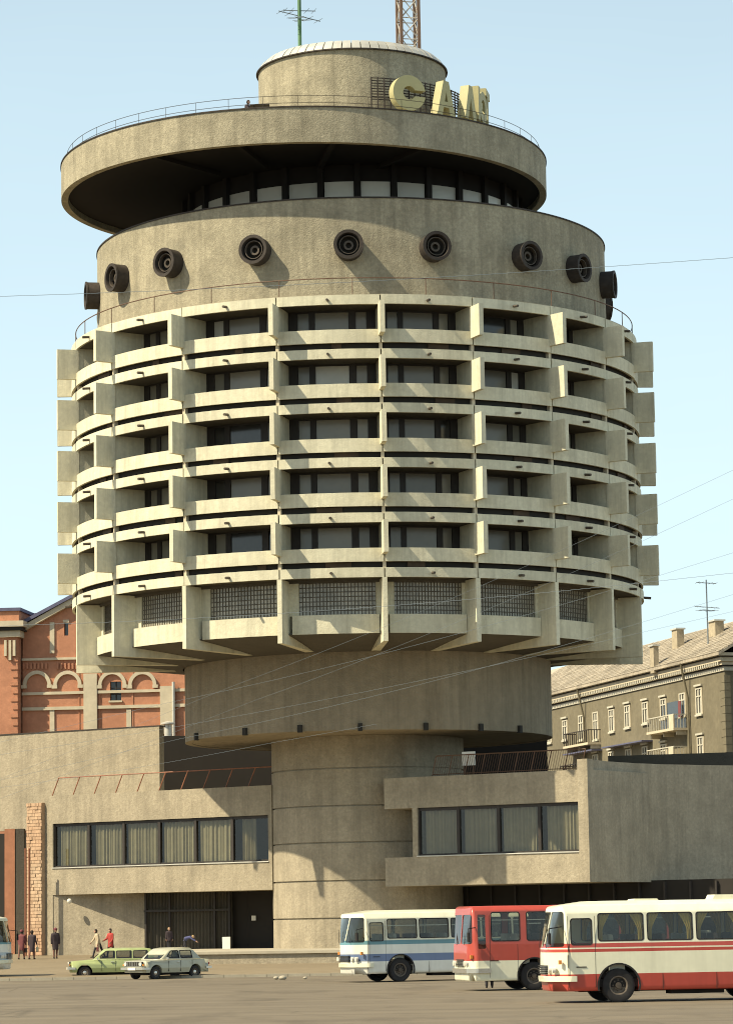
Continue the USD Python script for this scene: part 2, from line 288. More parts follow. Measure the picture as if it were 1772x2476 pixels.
# roof of the balcony storeys (walkway)
obj('walkway_roof', MB().lathe([(14.0, F0 - 0.05), (R - 0.02, F0 - 0.03), (R - 0.02, F0 + 0.02), (14.0, F0 + 0.04)]), 'wing_concrete', hotel)
GAP = 0.035 / R
rnd = random.Random(3)
for i in range(6):
    F = FS[i]; zp1 = F - FAS - OPEN; zp0 = zp1 - PARA
    for b in range(len(SEAMS) - 1):
        a0, a1 = rad(SEAMS[b]), rad(SEAMS[b + 1]); am = (a0 + a1) / 2; w = a1 - a0
        n = np.array([math.sin(am), -math.cos(am), 0]); j1, j2, j3 = (rnd.uniform(-.022, .022) for _ in range(3))
        fas = MB().lathe([(R - 0.13, F - FAS + j2), (R + j1, F - FAS + j2), (R + j1, F + j2), (R - 0.13, F + j2)], a0 + GAP, a1 - GAP)
        sp = MB(); c = n * R + np.array([0, 0, F - FAS * 0.55]); sp.tube([c - n * 0.05, c + n * 0.42 + np.array([0, 0, -0.05])], 0.075, 7)
        if i == 5:
            f = obj('fascia', fas, 'white_concrete', hotel); obj('spout', sp, 'ring_metal', f)
            continue
        par = obj('balcony', MB().lathe([(R - 0.13, zp0 + j3), (R + j1 * .8, zp0 + j3), (R - j2 * .5, zp1 + j3), (R - 0.13, zp1 + j3)], a0 + GAP, a1 - GAP), 'white_concrete', hotel)
        obj('fascia', fas, 'white_concrete', par); obj('spout', sp, 'ring_metal', par)
        # window wall: dark frame with three curtained panes set back into it
        zf0, zf1 = zp0 + 0.2, F - 0.48
        fr = MB(); d = 0.10
        cuts = [0.12, 0.25, 0.315, 0.69, 0.765, 0.885]; edges = [0.0] + cuts + [1.0]
        zw0, zw1 = zf0 + 0.45, zf1 - 0.09
        for k in range(0, 7, 2): fr.lathe([(RW - 0.1, zf0), (RW + 0.04, zf0), (RW + 0.04, zf1), (RW - 0.1, zf1)], a0 + w * edges[k], a0 + w * edges[k + 1])
        for k in range(1, 6, 2):
            for zz in ((zf0, zw0), (zw1, zf1)): fr.lathe([(RW - 0.1, zz[0]), (RW + 0.04, zz[0]), (RW + 0.04, zz[1]), (RW - 0.1, zz[1])], a0 + w * edges[k], a0 + w * edges[k + 1])
        obj('window_frame', fr, 'window_frame', par, smooth=False)
        for k in range(1, 6, 2):
            zz0 = zw0 if k == 3 else zf0 + 0.1
            e0, e1 = a0 + w * edges[k], a0 + w * edges[k + 1]
            obj('window_pane', MB().lathe([(RW - 0.1, zw0 + .002), (RW - 0.03, zw0 + .002), (RW - 0.03, zw1 - .002), (RW - 0.1, zw1 - .002)], e0 + .001, e1 - .001), 'dark_glass' if rnd.random() < 0.12 else ('bright_curtain' if rnd.random() < 0.10 else 'net_curtain'), par)
    if i == 5: continue
    for b in range(1, len(SEAMS) - 1):
        a = rad(SEAMS[b]); n = np.array([math.sin(a), -math.cos(a), 0]); u = np.array([math.cos(a), math.sin(a), 0])
        fn = MB().frame((0, 0, 0), u, n, (0, 0, 1), (-0.085, 0.085), (RW - 0.05, R - 0.14), (zp0 + 0.2, F - 0.48))
        fn.frame((0, 0, 0), u, n, (0, 0, 1), (-0.13, 0.13), (R - 0.135, R + 1.12), (zp1 - 0.36, F - FAS - 0.01))
        obj('side_fin', fn, 'white_concrete', hotel, smooth=False)
        obj('slot_post', MB().frame((0, 0, 0), u, n, (0, 0, 1), (-0.09, 0.09), (R - 0.36, R - 0.1), (FS[i + 1] - 0.02, zp0 + 0.02)), 'pale_stone', hotel, smooth=False)
        if rnd.random() < 0.75:
            aa = a - rad(rnd.uniform(2, 12)); hw = rad(rnd.uniform(0.8, 2.6))
            obj('slot_board', MB().lathe([(R - 0.345, FS[i + 1]), (R - 0.25, FS[i + 1]), (R - 0.25, zp0), (R - 0.345, zp0)], aa - hw, aa + hw), 'slot_wood', hotel)
# lowest storey: glass block windows over blank aprons, between deep corbels
F = FS[5]; RG, RA = 15.35, 15.75
zg1 = F - FAS - 0.12; zg0 = zfront(1487, RA, 760); za0 = zfront(1533, RA, 760)
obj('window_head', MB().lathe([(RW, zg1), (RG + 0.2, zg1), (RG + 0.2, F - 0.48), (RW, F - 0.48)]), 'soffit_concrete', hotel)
for b in range(len(SEAMS) - 1):
    a0, a1 = rad(SEAMS[b]), rad(SEAMS[b + 1]); w = a1 - a0
    e0, e1 = a0 + w * 0.13, a1 - w * 0.07
    pn = obj('glass_block_window', MB().lathe([(RG - 0.2, zg0), (RG, zg0), (RG, zg1), (RG - 0.2, zg1)], e0, e1), 'glass_block', hotel)
    gr = MB(); nb = 22
    for k in range(nb + 1):
        t = e0 + (e1 - e0) * k / nb; n = np.array([math.sin(t), -math.cos(t), 0]); u = np.array([math.cos(t), math.sin(t), 0])
        gr.frame((0, 0, 0), u, n, (0, 0, 1), (-0.022, 0.022), (RG, RG + 0.035), (zg0 + .01, zg1 - .01))
    for k in range(8):
        z = zg0 + (zg1 - zg0) * k / 7; gr.lathe([(RG, z - 0.022), (RG + 0.03, z - 0.022), (RG + 0.03, z + 0.022), (RG, z + 0.022)], e0, e1, step=4)
    obj('mortar_grid', gr, 'soffit_concrete', pn, smooth=False)
    obj('window_jamb', MB().lathe([(RG - 0.2, zg0), (RG + 0.12, zg0), (RG + 0.12, zg1), (RG - 0.2, zg1)], a0, e0), 'white_concrete', hotel)
    obj('window_jamb', MB().lathe([(RG - 0.2, zg0), (RG + 0.12, zg0), (RG + 0.12, zg1), (RG - 0.2, zg1)], e1, a1), 'white_concrete', hotel)
    # apron with a lip and a bellied soffit leading down to the neck
    obj('apron', MB().lathe([(RG - 0.3, za0), (RA, za0), (RA, zg0 - 0.001), (RG - 0.3, zg0 - 0.001)], a0 + w * 0.07, a1 - w * 0.04), 'white_concrete', hotel)
    zi = zneck_top + 0.1
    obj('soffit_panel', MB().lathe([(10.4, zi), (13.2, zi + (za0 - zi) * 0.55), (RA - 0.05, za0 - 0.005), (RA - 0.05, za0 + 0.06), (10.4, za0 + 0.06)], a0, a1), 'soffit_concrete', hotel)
for b in range(1, len(SEAMS) - 1):
    a = rad(SEAMS[b]); n = np.array([math.sin(a), -math.cos(a), 0]); u = np.array([math.cos(a), math.sin(a), 0])
    # vertical plate, tapering to a thin outer edge
    P = []
    for s, t in ((-1, 0.28), (1, 0.28)):
        for r_, z_, th in ((10.3, zbot_fin - 0.0, 0.28), (R + 0.02, zbot_fin, 0.13), (R + 0.02, F - FAS - 0.01, 0.13), (10.3, F - FAS - 0.01, 0.28)):
            P.append(n * r_ + u * s * th + np.array([0, 0, z_]))
    obj('corbel_fin', MB().add(P, [(0, 1, 2, 3), (7, 6, 5, 4), (0, 4, 5, 1), (1, 5, 6, 2), (2, 6, 7, 3), (3, 7, 4, 0)]), 'white_concrete', hotel, smooth=False)
# upper drum with round vents
RD = 15.2; DC = (-0.12, 0.0)
zd1 = zfront(478, RD, 855)
obj('upper_drum', MB().lathe([(0, F0 - 0.1), (RD, F0 - 0.1), (RD, zd1), (RD - 0.25, zd1), (RD - 0.25, zd1 - 0.5), (0, zd1 - 0.5)], c=DC), 'drum_concrete', hotel)
obj('drum_coping', MB().lathe([(RD - 0.3, zd1 + 0.002), (RD + 0.05, zd1 + 0.002), (RD + 0.05, zd1 + 0.08), (RD - 0.3, zd1 + 0.08)], c=DC), 'rusty_iron', hotel)
zv = zfront(588, RD + 0.9, 855)
VENTS = [-106, -79, -59.5, -41, -19.6, -0.2, 17.6, 39.6, 57, 76, 101]
for a in VENTS:
    a = rad(a); n = np.array([math.sin(a), -math.cos(a), 0]); u = np.array([math.cos(a), math.sin(a), 0]); zz = np.array([0, 0, 1.0])
    def turn(prof):
        """profile (r, out) turned about the vent's own axis"""
        mb = MB(); P = np.array(prof); k = len(P); m = 26; V = []
        for t in np.arange(m) * 2 * PI / m:
            for r_, o in P: V.append(np.array([DC[0], DC[1], 0]) + n * (RD - 0.12 + o) + u * r_ * math.cos(t) + zz * (zv + r_ * math.sin(t)))
        F_ = [(i * k + q, i * k + (q + 1) % k, ((i + 1) % m) * k + (q + 1) % k, ((i + 1) % m) * k + q) for i in range(m) for q in range(k)]
        mb.add(V, F_)
        V = np.vstack(mb.v); f = np.vstack(mb.f)
        tm = trimesh.Trimesh(V, f, process=False)
        if tm.volume < 0: mb.f = [q[:, ::-1] for q in mb.f]
        return mb
    v = obj('round_vent', turn([(0.62, 0), (0.80, 0), (0.80, 0.8), (0.83, 0.82), (0.83, 0.92), (0.66, 0.92), (0.62, 0.8)]), 'rusty_iron', hotel, smooth=40)
    obj('inner_ring', turn([(0.48, 0.55), (0.52, 0.55), (0.52, 0.76), (0.48, 0.76)]), 'ring_metal', v, smooth=40)
    obj('inner_dish', turn([(0.0, 0.28), (0.61, 0.28), (0.61, 0.34), (0.0, 0.34)]), 'seam_dark', v, smooth=40)
    obj('vent_nozzle', turn([(0.16, 0.34), (0.27, 0.34), (0.27, 0.58), (0.16, 0.58)]), 'ring_metal', v, smooth=40)
# restaurant glazing under the roof disc
RR = 10.0; DX = -3.405; DY = 181.3; RDISC = 14.40
dtop = 47.05; dbot = at(800, 341, DY - RDISC)[2]
obj('restaurant_core', MB().lathe([(0, zd1 - 0.5), (RR - 0.35, zd1 - 0.5), (RR - 0.35, dbot + 0.5), (0, dbot + 0.5)]), 'dark_wall', hotel)
zr1 = at(830, 438, AY - RR)[2]; zr0 = zd1 - 0.5
for k in range(30):
    am = rad(-4 + k * 12); 
    if math.cos(am) < -0.35: continue
    hw = rad(12) / 2
    obj('restaurant_pane', MB().lathe([(RR - 0.3, zr0), (RR, zr0), (RR, zr1), (RR - 0.3, zr1)], am - hw * 0.80, am + hw * 0.80), 'bright_curtain', hotel)
    t = am + hw; n = np.array([math.sin(t), -math.cos(t), 0]); u = np.array([math.cos(t), math.sin(t), 0])
    obj('restaurant_column', MB().frame((0, 0, 0), u, n, (0, 0, 1), (-0.16, 0.16), (RR - 0.3, RR + 0.25), (zr0, dbot + 0.4)), 'shade_dark_soffit', hotel, smooth=False)
obj('restaurant_head', MB().lathe([(RR - 0.3, zr1 + 0.002), (RR - 0.04, zr1 + 0.002), (RR - 0.04, dbot + 0.4), (RR - 0.3, dbot + 0.4)]), 'shade_dark_soffit', hotel)  # head and columns near black, shadow under the disc painted into them
# roof disc, off centre
dc = (DX - AX, DY - AY)
obj('roof_disc', MB().lathe([(RDISC - 0.4, dbot), (RDISC, dbot), (RDISC, dtop), (RDISC - 0.3, dtop), (RDISC - 0.3, dtop - 0.15), (0, dtop - 0.15), (0, dtop - 0.6), (RDISC - 0.4, dtop - 0.6)], c=dc), 'drum_concrete', hotel)
obj('disc_soffit', MB().lathe([(0, dbot + 0.35), (RDISC - 0.42, dbot + 0.35), (RDISC - 0.42, dtop - 0.65), (0, dtop - 0.65)], c=dc), 'shade_dark_soffit', hotel)
for k in (0, 1, 14, 15):
    t = rad(k * 22.5 + 8); n = np.array([math.sin(t), -math.cos(t), 0]); u = np.array([math.cos(t), math.sin(t), 0])
    obj('soffit_rib', MB().frame((dc[0], dc[1], 0), u, n, (0, 0, 1), (-0.15, 0.15), (8.0, RDISC - 0.45), (dbot + 0.1, dbot + 0.348)), 'neck_concrete' if k == 99 else 'shade_dark_soffit', hotel, smooth=False)
obj('disc_coping', MB().lathe([(RDISC - 0.35, dtop + 0.002), (RDISC + 0.05, dtop + 0.002), (RDISC + 0.05, dtop + 0.07), (RDISC - 0.35, dtop + 0.07)], c=dc), 'rusty_iron', hotel)
# turret with a bevelled metal cap
RT = 5.66; tx = at(851, 200, AY)[0] - AX
zt1 = at(851, 118, AY - RT)[2]; zt2 = at(851, 97, AY - RT + 0.5)[2]
obj('roof_turret', MB().lathe([(0, dtop - 0.15), (RT, dtop - 0.15), (RT, zt1), (0, zt1)], c=(tx, 0)), 'drum_concrete', hotel)
obj('turret_eave', MB().lathe([(RT - 0.2, zt1 + 0.002), (RT + 0.14, zt1 + 0.002), (RT + 0.14, zt1 + 0.07), (RT - 0.2, zt1 + 0.07)], c=(tx, 0)), 'rusty_iron', hotel)
for k in range(64):
    a0 = rad(k * 360 / 64); a1 = rad((k + 1) * 360 / 64)
    if math.cos(a0) < -0.55: continue
    q = rnd.uniform(-0.015, 0.02)
    obj('cap_panel', MB().lathe([(RT - 0.3, zt1 + 0.072), (RT + 0.12 + q, zt1 + 0.072), (RT - 0.10 + q, zt1 + 0.38), (RT - 0.42, zt2), (RT - 0.9, zt2 + 0.05), (RT - 0.9, zt1 + 0.072)], a0 + 0.006, a1 - 0.006, c=(tx, 0)), 'sheet_metal', hotel, smooth=False)
obj('turret_roof', MB().lathe([(0, zt1 + 0.003), (RT - 0.5, zt1 + 0.073), (RT - 0.88, zt2 + 0.0), (0, zt2 + 0.1)], c=(tx, 0)), 'sheet_metal', hotel)

# ------------------------------------------------------------------ podium wings (parts of the hotel)
Z_PAR, Z_WT, Z_WB, Z_BOT = 10.53, 8.80, 6.06, 4.45
UPV = np.array([0, 0, 1.0])
def wing(A, B, depth, nwin, w0, w1, notch=0.0, zpar=Z_PAR):
    """wing whose face runs from A (left) to B (right), with a long window band from w0 to w1 (fractions)"""
    A, B = np.array([*A, 0.]), np.array([*B, 0.]); L = np.linalg.norm(B - A); u = (B - A) / L; n = np.array([u[1], -u[0], 0])   # n towards the viewer
    o = A; body = MB()
    def bx(mb, a, b, c): return mb.frame(o, u, -n, UPV, a, b, c)
    bx(body, (0, L), (0, depth), (Z_WT, zpar)); bx(body, (0, L), (0, depth), (Z_BOT, Z_WB))
    if w0 > 0.01: bx(body, (notch * L, w0 * L), (0, depth), (Z_WB, Z_WT))
    if w1 < 0.99: bx(body, (w1 * L, L), (0, depth), (Z_WB, Z_WT))
    p = obj('podium_wing', body, 'wing_concrete', hotel, smooth=False)
    # window band
    a0, a1 = w0 * L, w1 * L; W = (a1 - a0) / nwin
    fr = MB()
    for k in range(nwin + 1):
        x = a0 + k * W; fr.frame(o, u, -n, UPV, (max(a0 + .002, x - 0.09), min(a1 - .002, x + 0.09)), (0.12, 0.34), (Z_WB + .003, Z_WT - .003))
    for z in ((Z_WB + 0.003, Z_WB + 0.16), (Z_WT - 0.18, Z_WT - 0.003)): fr.frame(o, u, -n, UPV, (a0 + .004, a1 - .004), (0.14, 0.32), z)
    obj('window_frame', fr, 'window_frame', p, smooth=False)
    bk = MB().frame(o, u, -n, UPV, (a0 + .002, a1 - .002), (1.2, 1.3), (Z_WB + .002, Z_WT - .002)); obj('room_wall', bk, 'dark_wall', p)
    for k in range(nwin):
        x0, x1 = a0 + k * W + 0.09, a0 + (k + 1) * W - 0.09
        obj('window_pane', MB().add([o + u * q - n * 0.22 + UPV * z for q, z in ((x0, Z_WB + 0.16), (x1, Z_WB + 0.16), (x1, Z_WT - 0.18), (x0, Z_WT - 0.18))], [(0, 1, 2, 3)]), 'clear_glass', p)
        if k == nwin - 1 and nwin == 6: x0, x1 = x0 + 0.3, x0 + (x1 - x0) * 0.62
        x0 += rnd.uniform(0, 0.25); x1 -= rnd.uniform(0, 0.12)
        cu = MB(); m = 60; V = []; ph = rnd.uniform(0, 6); fq = rnd.uniform(0.75, 1.15)
        for q in range(m + 1):
            t = x0 + 0.05 + (x1 - x0 - 0.1) * q / m; dd = 0.42 + 0.06 * math.sin(q * 0.9 * fq + ph) + 0.035 * math.sin(q * 2.1 * fq + 2 * ph)
            for z in (Z_WB + 0.02, Z_WT - 0.02): V.append(o + u * t - n * dd + UPV * z)
        cu.add(V, [(2 * q, 2 * q + 2, 2 * q + 3, 2 * q + 1) for q in range(m)])
        obj('curtain', cu, 'cloth_curtain', p, smooth=True)
    sl = MB().frame(o, u, -n, UPV, (a0 - 0.05, a1 - .002 if w1 > .99 else a1 + 0.05), (-0.06, 0.12), (Z_WB + 0.0015, Z_WB + 0.06)); obj('window_sill', sl, 'sheet_metal', p)
    return p, o, u, n, L
LA = at(100, 2000, 193.0)[:2]; LB = at(657, 2000, 182.6)[:2]
LAh, LBh = (LA[0] - AX, LA[1] - AY), (LB[0] - AX, LB[1] - AY)
lw, lo, lu, ln, LL = wing(LAh, LBh, 14.0, 6, 0.052, 0.985)
RA_ = at(930, 2000, 176.6)[:2]; RB_ = at(1425, 2000, 169.5)[:2]
RAh, RBh = (RA_[0] - AX, RA_[1] - AY), (RB_[0] - AX, RB_[1] - AY)
rw, ro, ru, rn, RL = wing(RAh, RBh, 14.0, 4, 0.165, 0.955, notch=0.14)
# corner pier, slightly higher than the parapet, and the shaded curved side wall behind it
obj('corner_pier', MB().frame(ro, ru, -rn, UPV, (RL - 0.62, RL + 0.004), (-0.10, 0.6), (Z_BOT - 0.01, 11.1)), 'wing_concrete', rw, smooth=False)
cv = [atH(1425, 2000, 169.5)]
for px, y in ((1480, 172.4), (1540, 174.6), (1600, 176.2), (1680, 177.6), (1772, 178.9), (1900, 180.2), (2100, 181)): cv.append(atH(px, 2000, y))
cv = np.array(cv)[:, :2]; cv[0] += np.array([0.02, 0.12])
inn = cv + np.array([-0.15, 0.45])
obj('side_wall', MB().prism(np.vstack([cv, inn[::-1]]), Z_BOT, 11.07), 'wing_concrete', hotel, smooth=35)
obj('side_soffit', MB().prism(np.vstack([inn, [[inn[-1][0], 12], [inn[0][0] - 2, 12]]]), Z_BOT + 0.05, Z_BOT + 0.3), 'shade_dark_soffit', hotel)
obj('rear_parapet', MB().prism([tuple(atH(1470, 1850, 186)[:2]), tuple(atH(1900, 1850, 183)[:2]), tuple(atH(1900, 1850, 184)[:2]), tuple(atH(1470, 1850, 187)[:2])], 9.0, at(1690, 1822, 184.5)[2]), 'soffit_concrete', hotel, smooth=False)
# ground floor behind the right wing: dark glazed recess
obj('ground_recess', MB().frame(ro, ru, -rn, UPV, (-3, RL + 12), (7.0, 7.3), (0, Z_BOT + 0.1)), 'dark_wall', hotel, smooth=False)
rg = MB()
for k in range(14): rg.frame(ro, ru, -rn, UPV, (k * 1.6 - 2, k * 1.6 - 1.9), (6.8, 7.0), (0.9, Z_BOT))
obj('recess_mullions', rg, 'window_frame', hotel, smooth=False)
# porch under the left wing: oblique side wall, pleated curtain behind glass, dark doorway
def LP(s, d, z): return lo + lu * s - ln * d + UPV * z
S1 = 0.052 * LL
ob = MB(); zf = 0.55
def quadwall(mb, p, q, z0, z1, th=0.3):
    p, q = np.asarray(p), np.asarray(q); u = (q - p) / np.linalg.norm(q - p); n = np.array([u[1], -u[0], 0])
    return mb.frame(p, u, -n, UPV, (0, np.linalg.norm(q - p)), (0, th), (z0, z1))
PB = atH(352, 2200, 190.4); PB[2] = 0
P0 = LP(S1, 0.05, 0)
obj('porch_wall', quadwall(MB(), P0, PB, 0.3, Z_BOT - 0.002), 'wing_concrete', hotel, smooth=False)
PC = atH(560, 2200, 188.6); PC[2] = 0
dirw = (PC - PB) / np.linalg.norm(PC - PB); nw = np.array([dirw[1], -dirw[0], 0]); LW = np.linalg.norm(PC - PB)
cu = MB(); V = []; m = 150
for q in range(m + 1):
    t = LW * q / m; p = PB + dirw * t + nw * (-0.15 + 0.09 * math.sin(q * 1.05) + 0.03 * math.sin(q * 0.37))
    V += [p + UPV * 0.8, p + UPV * (Z_BOT - 0.01)]
cu.add(V, [(2 * q, 2 * q + 2, 2 * q + 3, 2 * q + 1) for q in range(m)]); obj('entrance_curtain', cu, 'soffit_concrete', hotel, smooth=True)
obj('entrance_backing', quadwall(MB(), PB - nw * 0.4, PC - nw * 0.4 + dirw * 6, 0.5, Z_BOT - 0.003), 'dark_wall', hotel, smooth=False)
ml = MB()
for t in (0.02, 0.30, 0.82, 0.99): ml.frame(PB + dirw * LW * t, dirw, -nw, UPV, (-0.06, 0.06), (-0.3, -0.1), (0.9, Z_BOT - .004))
ml.frame(PB, dirw, -nw, UPV, (0, LW), (-0.29, -0.11), (3.3, 3.42))
obj('entrance_mullions', ml, 'window_frame', hotel, smooth=False)
dl = MB()
quadwall(dl, atH(545, 2200, 189.6) * np.array([1, 1, 0]), atH(700, 2200, 187.0) * np.array([1, 1, 0]), 0.9, Z_BOT - .004, 0.2)
obj('entrance_door', dl, 'dark_wall', hotel, smooth=False)
pnl = MB(); quadwall(pnl, atH(537, 2250, 186.6) * np.array([1, 1, 0]), atH(556, 2250, 186.5) * np.array([1, 1, 0]), 1.0, 1.75, 0.12)
obj('display_panel', pnl, 'notice_white', hotel, smooth=False)
lamp = atH(168, 2180, 191.3); ic = trimesh.creation.icosphere(2, 0.16); ic.apply_translation(lamp); obj('wall_lamp', MB().mesh(ic), 'lamp_glass', hotel, smooth=True)
# brick pier at the left end of the left wing: courses of uneven bricks, one by one where they show
zc1 = at(85, 1942, 192.6)[2]; pl, pr = atH(65, 2100, 193.4), atH(101, 2100, 192.6)
pu = (pr - pl); pu[2] = 0; PWd = np.linalg.norm(pu); pu /= PWd; pn_ = np.array([pu[1], -pu[0], 0]); po = pl.copy(); po[2] = 0
pier = obj('brick_pier', MB().frame(po, pu, -pn_, UPV, (0.0, PWd), (0.03, 1.2), (0.3, zc1)), 'orange_brick', hotel, smooth=False)
nc = 46; ch = (zc1 - 0.6) / nc
for k in range(nc):
    x = 0.0; first = True
    while x < PWd - 0.02:
        wd = min(rnd.uniform(0.16, 0.34), PWd - x)
        obj('brick', MB().frame(po, pu, -pn_, UPV, (x + 0.008, x + wd - 0.008), (-rnd.uniform(0.0, 0.07), 0.028), (0.6 + k * ch + 0.012, 0.6 + (k + 1) * ch - 0.012)), 'orange_brick', pier, smooth=False)
        x += wd
for px in (62, 71):
    t = at(px, 2052, 191.5); b = at(px, 2318, 191.5); b[2] = pav(188)
    obj('downpipe', MB().tube([b - np.array([AX, AY, 0]), t - np.array([AX, AY, 0])], 0.07, 8), 'red_lead_rail', hotel)
obj('porch_pier', MB().frame(lo, lu, -ln, UPV, (0.002, S1 - 0.01), (0.004, 1.2), (0.3, Z_BOT - .003)), 'wing_concrete', hotel, smooth=False)
# tall blank wall behind the left wing, raised on columns at its left end
W0, W1 = atH(-60, 1900, 203.0), atH(386, 1900, 195.2)
zw1 = at(386, 1757, 195.2)[2]; zw0 = at(20, 2010, 201.6)[2]
wl = np.array([W0 * [1, 1, 0], W1 * [1, 1, 0]])
obj('blank_wall', quadwall(MB(), wl[0], wl[1], zw0, zw1, 0.5), 'wing_concrete', hotel, smooth=False)
obj('blank_wall_coping', quadwall(MB(), wl[0] + np.array([0, -0.05, 0]), wl[1] + np.array([0.05, -0.05, 0]), zw1 + .002, zw1 + 0.08, 0.6), 'rusty_iron', hotel, smooth=False)
obj('rear_wall', quadwall(MB(), atH(380, 1900, 204) * [1, 1, 0], atH(1325, 1900, 204) * [1, 1, 0], 5, at(420, 1780, 204)[2], 1.0), 'dark_wall', hotel, smooth=False)  # near-black colour paints in the shadow below neck and tower
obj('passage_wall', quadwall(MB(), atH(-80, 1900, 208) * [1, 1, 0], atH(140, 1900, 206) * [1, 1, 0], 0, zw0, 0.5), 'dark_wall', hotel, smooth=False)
for x0, x1, m_ in ((11, 36, 'red_brick'), (38, 58, 'soffit_concrete'), (-22, -6, 'red_brick')):
    a, b = atH(x0, 2100, 197.5), atH(x1, 2100, 197.5)
    obj('passage_column', MB().box((a[0], b[0]), (a[1], a[1] + 0.8), (0.4, zw0 - 0.004)), m_, hotel, smooth=False)
# platform in front of the entrance
zpl = 1.05
pf = [tuple(atH(432, 2300, 166.5)[:2]), tuple(atH(1000, 2300, 163.5)[:2]), tuple(atH(1900, 2300, 160)[:2]), tuple(atH(2000, 2300, 190)[:2]), tuple(atH(352, 2300, 190)[:2])]
obj('entrance_platform', MB().prism(pf, -0.2, zpl - 0.14), 'wing_concrete', hotel, smooth=False)
pf2 = [(x + dx, y - 0.12) for (x, y), dx in zip(pf, (-0.1, 0, 0.1, 0.1, -0.1))]
obj('platform_coping', MB().prism(pf2, zpl - 0.138, zpl), 'kerb_stone', hotel, smooth=False)
nt = at(613, 2221, 188.0)
tag(obj('notice', MB().frame(nt, (1, 0, 0), (0, 1, 0), UPV, (-0.13, 0.13), (0, 0.02), (-0.14, 0.14)), 'notice_white'), 'small white notice on the dark entrance door', 'notice')

# ------------------------------------------------------------------ railings
def ring_rail(name, label, c, r, z0, h, angs, a0, a1, mt, lean=0.0, rails=(1.0,), rt=0.03):
    t = thing(name, label, 'railing', (c[0], c[1], 0))
    for q in rails:
        pts = [(c2 := (r + lean * q)) and np.array([c2 * math.sin(x), -c2 * math.cos(x), z0 + h * q]) for x in np.linspace(a0, a1, 90)]
        obj('handrail', MB().tube(pts, rt, 6), mt, t)
    for a in angs:
        n = np.array([math.sin(a), -math.cos(a), 0]); obj('post', MB().tube([n * r + UPV * z0, n * (r + lean) + UPV * (z0 + h)], rt * 0.9, 6), mt, t)
    return t
ring_rail('balcony_roof_railing', 'thin curved handrail with leaning posts around the top of the balconies', (AX, AY), R - 0.25, F0 + 0.02, 0.95, [rad(a) for a in range(-112, 113, 14)], rad(-112), rad(112), 'rail_paint', rt=0.03)
ring_rail('roof_disc_railing', 'thin railing along the rim of the roof disc', (DX, DY), RDISC - 0.35, dtop - 0.15, 0.9, [rad(a) for a in range(-112, 113, 8)], rad(-112), rad(112), 'rusty_iron', rails=(1.0, 0.55), rt=0.016)
def line_rail(name, label, P, Q, h, lean, n, mt, bars=0, mid=False):
    t = thing(name, label, 'railing'); P, Q = np.asarray(P), np.asarray(Q); L = np.linalg.norm(Q - P); u = (Q - P) / L
    off = UPV * h + u * lean
    obj('handrail', MB().tube([P + off, Q + off], 0.035, 6), mt, t)
    if mid: obj('lower_rail', MB().tube([P + UPV * 0.12, Q + UPV * 0.12], 0.025, 6), mt, t)
    for k in range(n + 1):
        p = P + (Q - P) * k / n; obj('post', MB().tube([p, p + off], 0.035, 6), mt, t)
        if bars and k < n:
            for j in range(1, bars):
                q = P + (Q - P) * (k + j / bars) / n; obj('bar', MB().tube([q, q + off], 0.012, 4), mt, t)
    return t
WO = np.array([AX, AY, 0])
a = WO + LP(0.03 * LL, 0.4, Z_PAR); b = WO + LP(LL - 0.3, 0.4, Z_PAR)
lr = line_rail('wing_roof_railing', 'rusty red railing with slanting posts on the roof edge left of the round base', a, b, 1.1, 0.55, 10, 'red_lead_rail')
def RP(s, d, z): return ro + ru * s - rn * d + UPV * z
rr_ = line_rail('roof_terrace_railing', 'brown railing with thin upright bars on the roof terrace right of the round base', WO + RP(2.9, 0.5, Z_PAR), WO + RP(RL - 0.7, 0.5, Z_PAR), 1.15, 0.3, 9, 'rail_paint', bars=7, mid=True)
bp = at(1133, 1845, 174.6)
bd = thing('display_board', 'pale weathered board hung on the right roof terrace railing', 'board', bp)
obj('panel', MB().frame((0, 0, 0), ru, -rn, UPV, (-0.42, 0.42), (-0.03, 0.03), (-0.15, 0.62)), 'notice_white', bd); obj('support', MB().tube([ru * -0.3 + UPV * -0.15, ru * -0.3 + UPV * -0.9], 0.04).tube([ru * 0.3 + UPV * -0.15, ru * 0.3 + UPV * -0.9], 0.04), 'rail_paint', bd)

# ------------------------------------------------------------------ roof sign, mast, antenna
sign = thing('roof_sign', 'large cream box letters of the hotel name curving along the roof edge', 'sign', (AX, AY, 0))
def letter(ch):
    """outline with holes, 2.1 m high, heavy strokes"""
    from shapely.geometry import Polygon, Point, box as sbox
    from shapely.ops import unary_union
    h = 2.1
    if ch == 'C': return Point(0, h / 2).buffer(h / 2, 32).difference(Point(0, h / 2).buffer(0.40, 24)).difference(sbox(0.0, h / 2 - 0.18, 2, h / 2 + 0.18))
    if ch == 'A': return Polygon([(-0.85, 0), (-0.25, h), (0.25, h), (0.85, 0), (0.38, 0), (0.24, 0.5), (-0.24, 0.5), (-0.38, 0)]).difference(Polygon([(-0.15, 0.85), (0.15, 0.85), (0, 1.45)]))
    if ch == 'L': return Polygon([(-0.85, 0), (-0.25, h), (0.25, h), (0.85, 0), (0.38, 0), (0, 1.35), (-0.38, 0)])
    if ch == 'Y': return unary_union([sbox(-0.9, 0, -0.5, h), sbox(-0.55, h / 2 - 0.2, 0.1, h / 2 + 0.2), Point(0.3, h / 2).buffer(h / 2 * 0.9, 24).difference(Point(0.3, h / 2).buffer(0.45, 16))])
    return unary_union([sbox(-0.8, h - 0.45, 0.8, h), sbox(-0.22, 0, 0.22, h)])
RS = 7.9
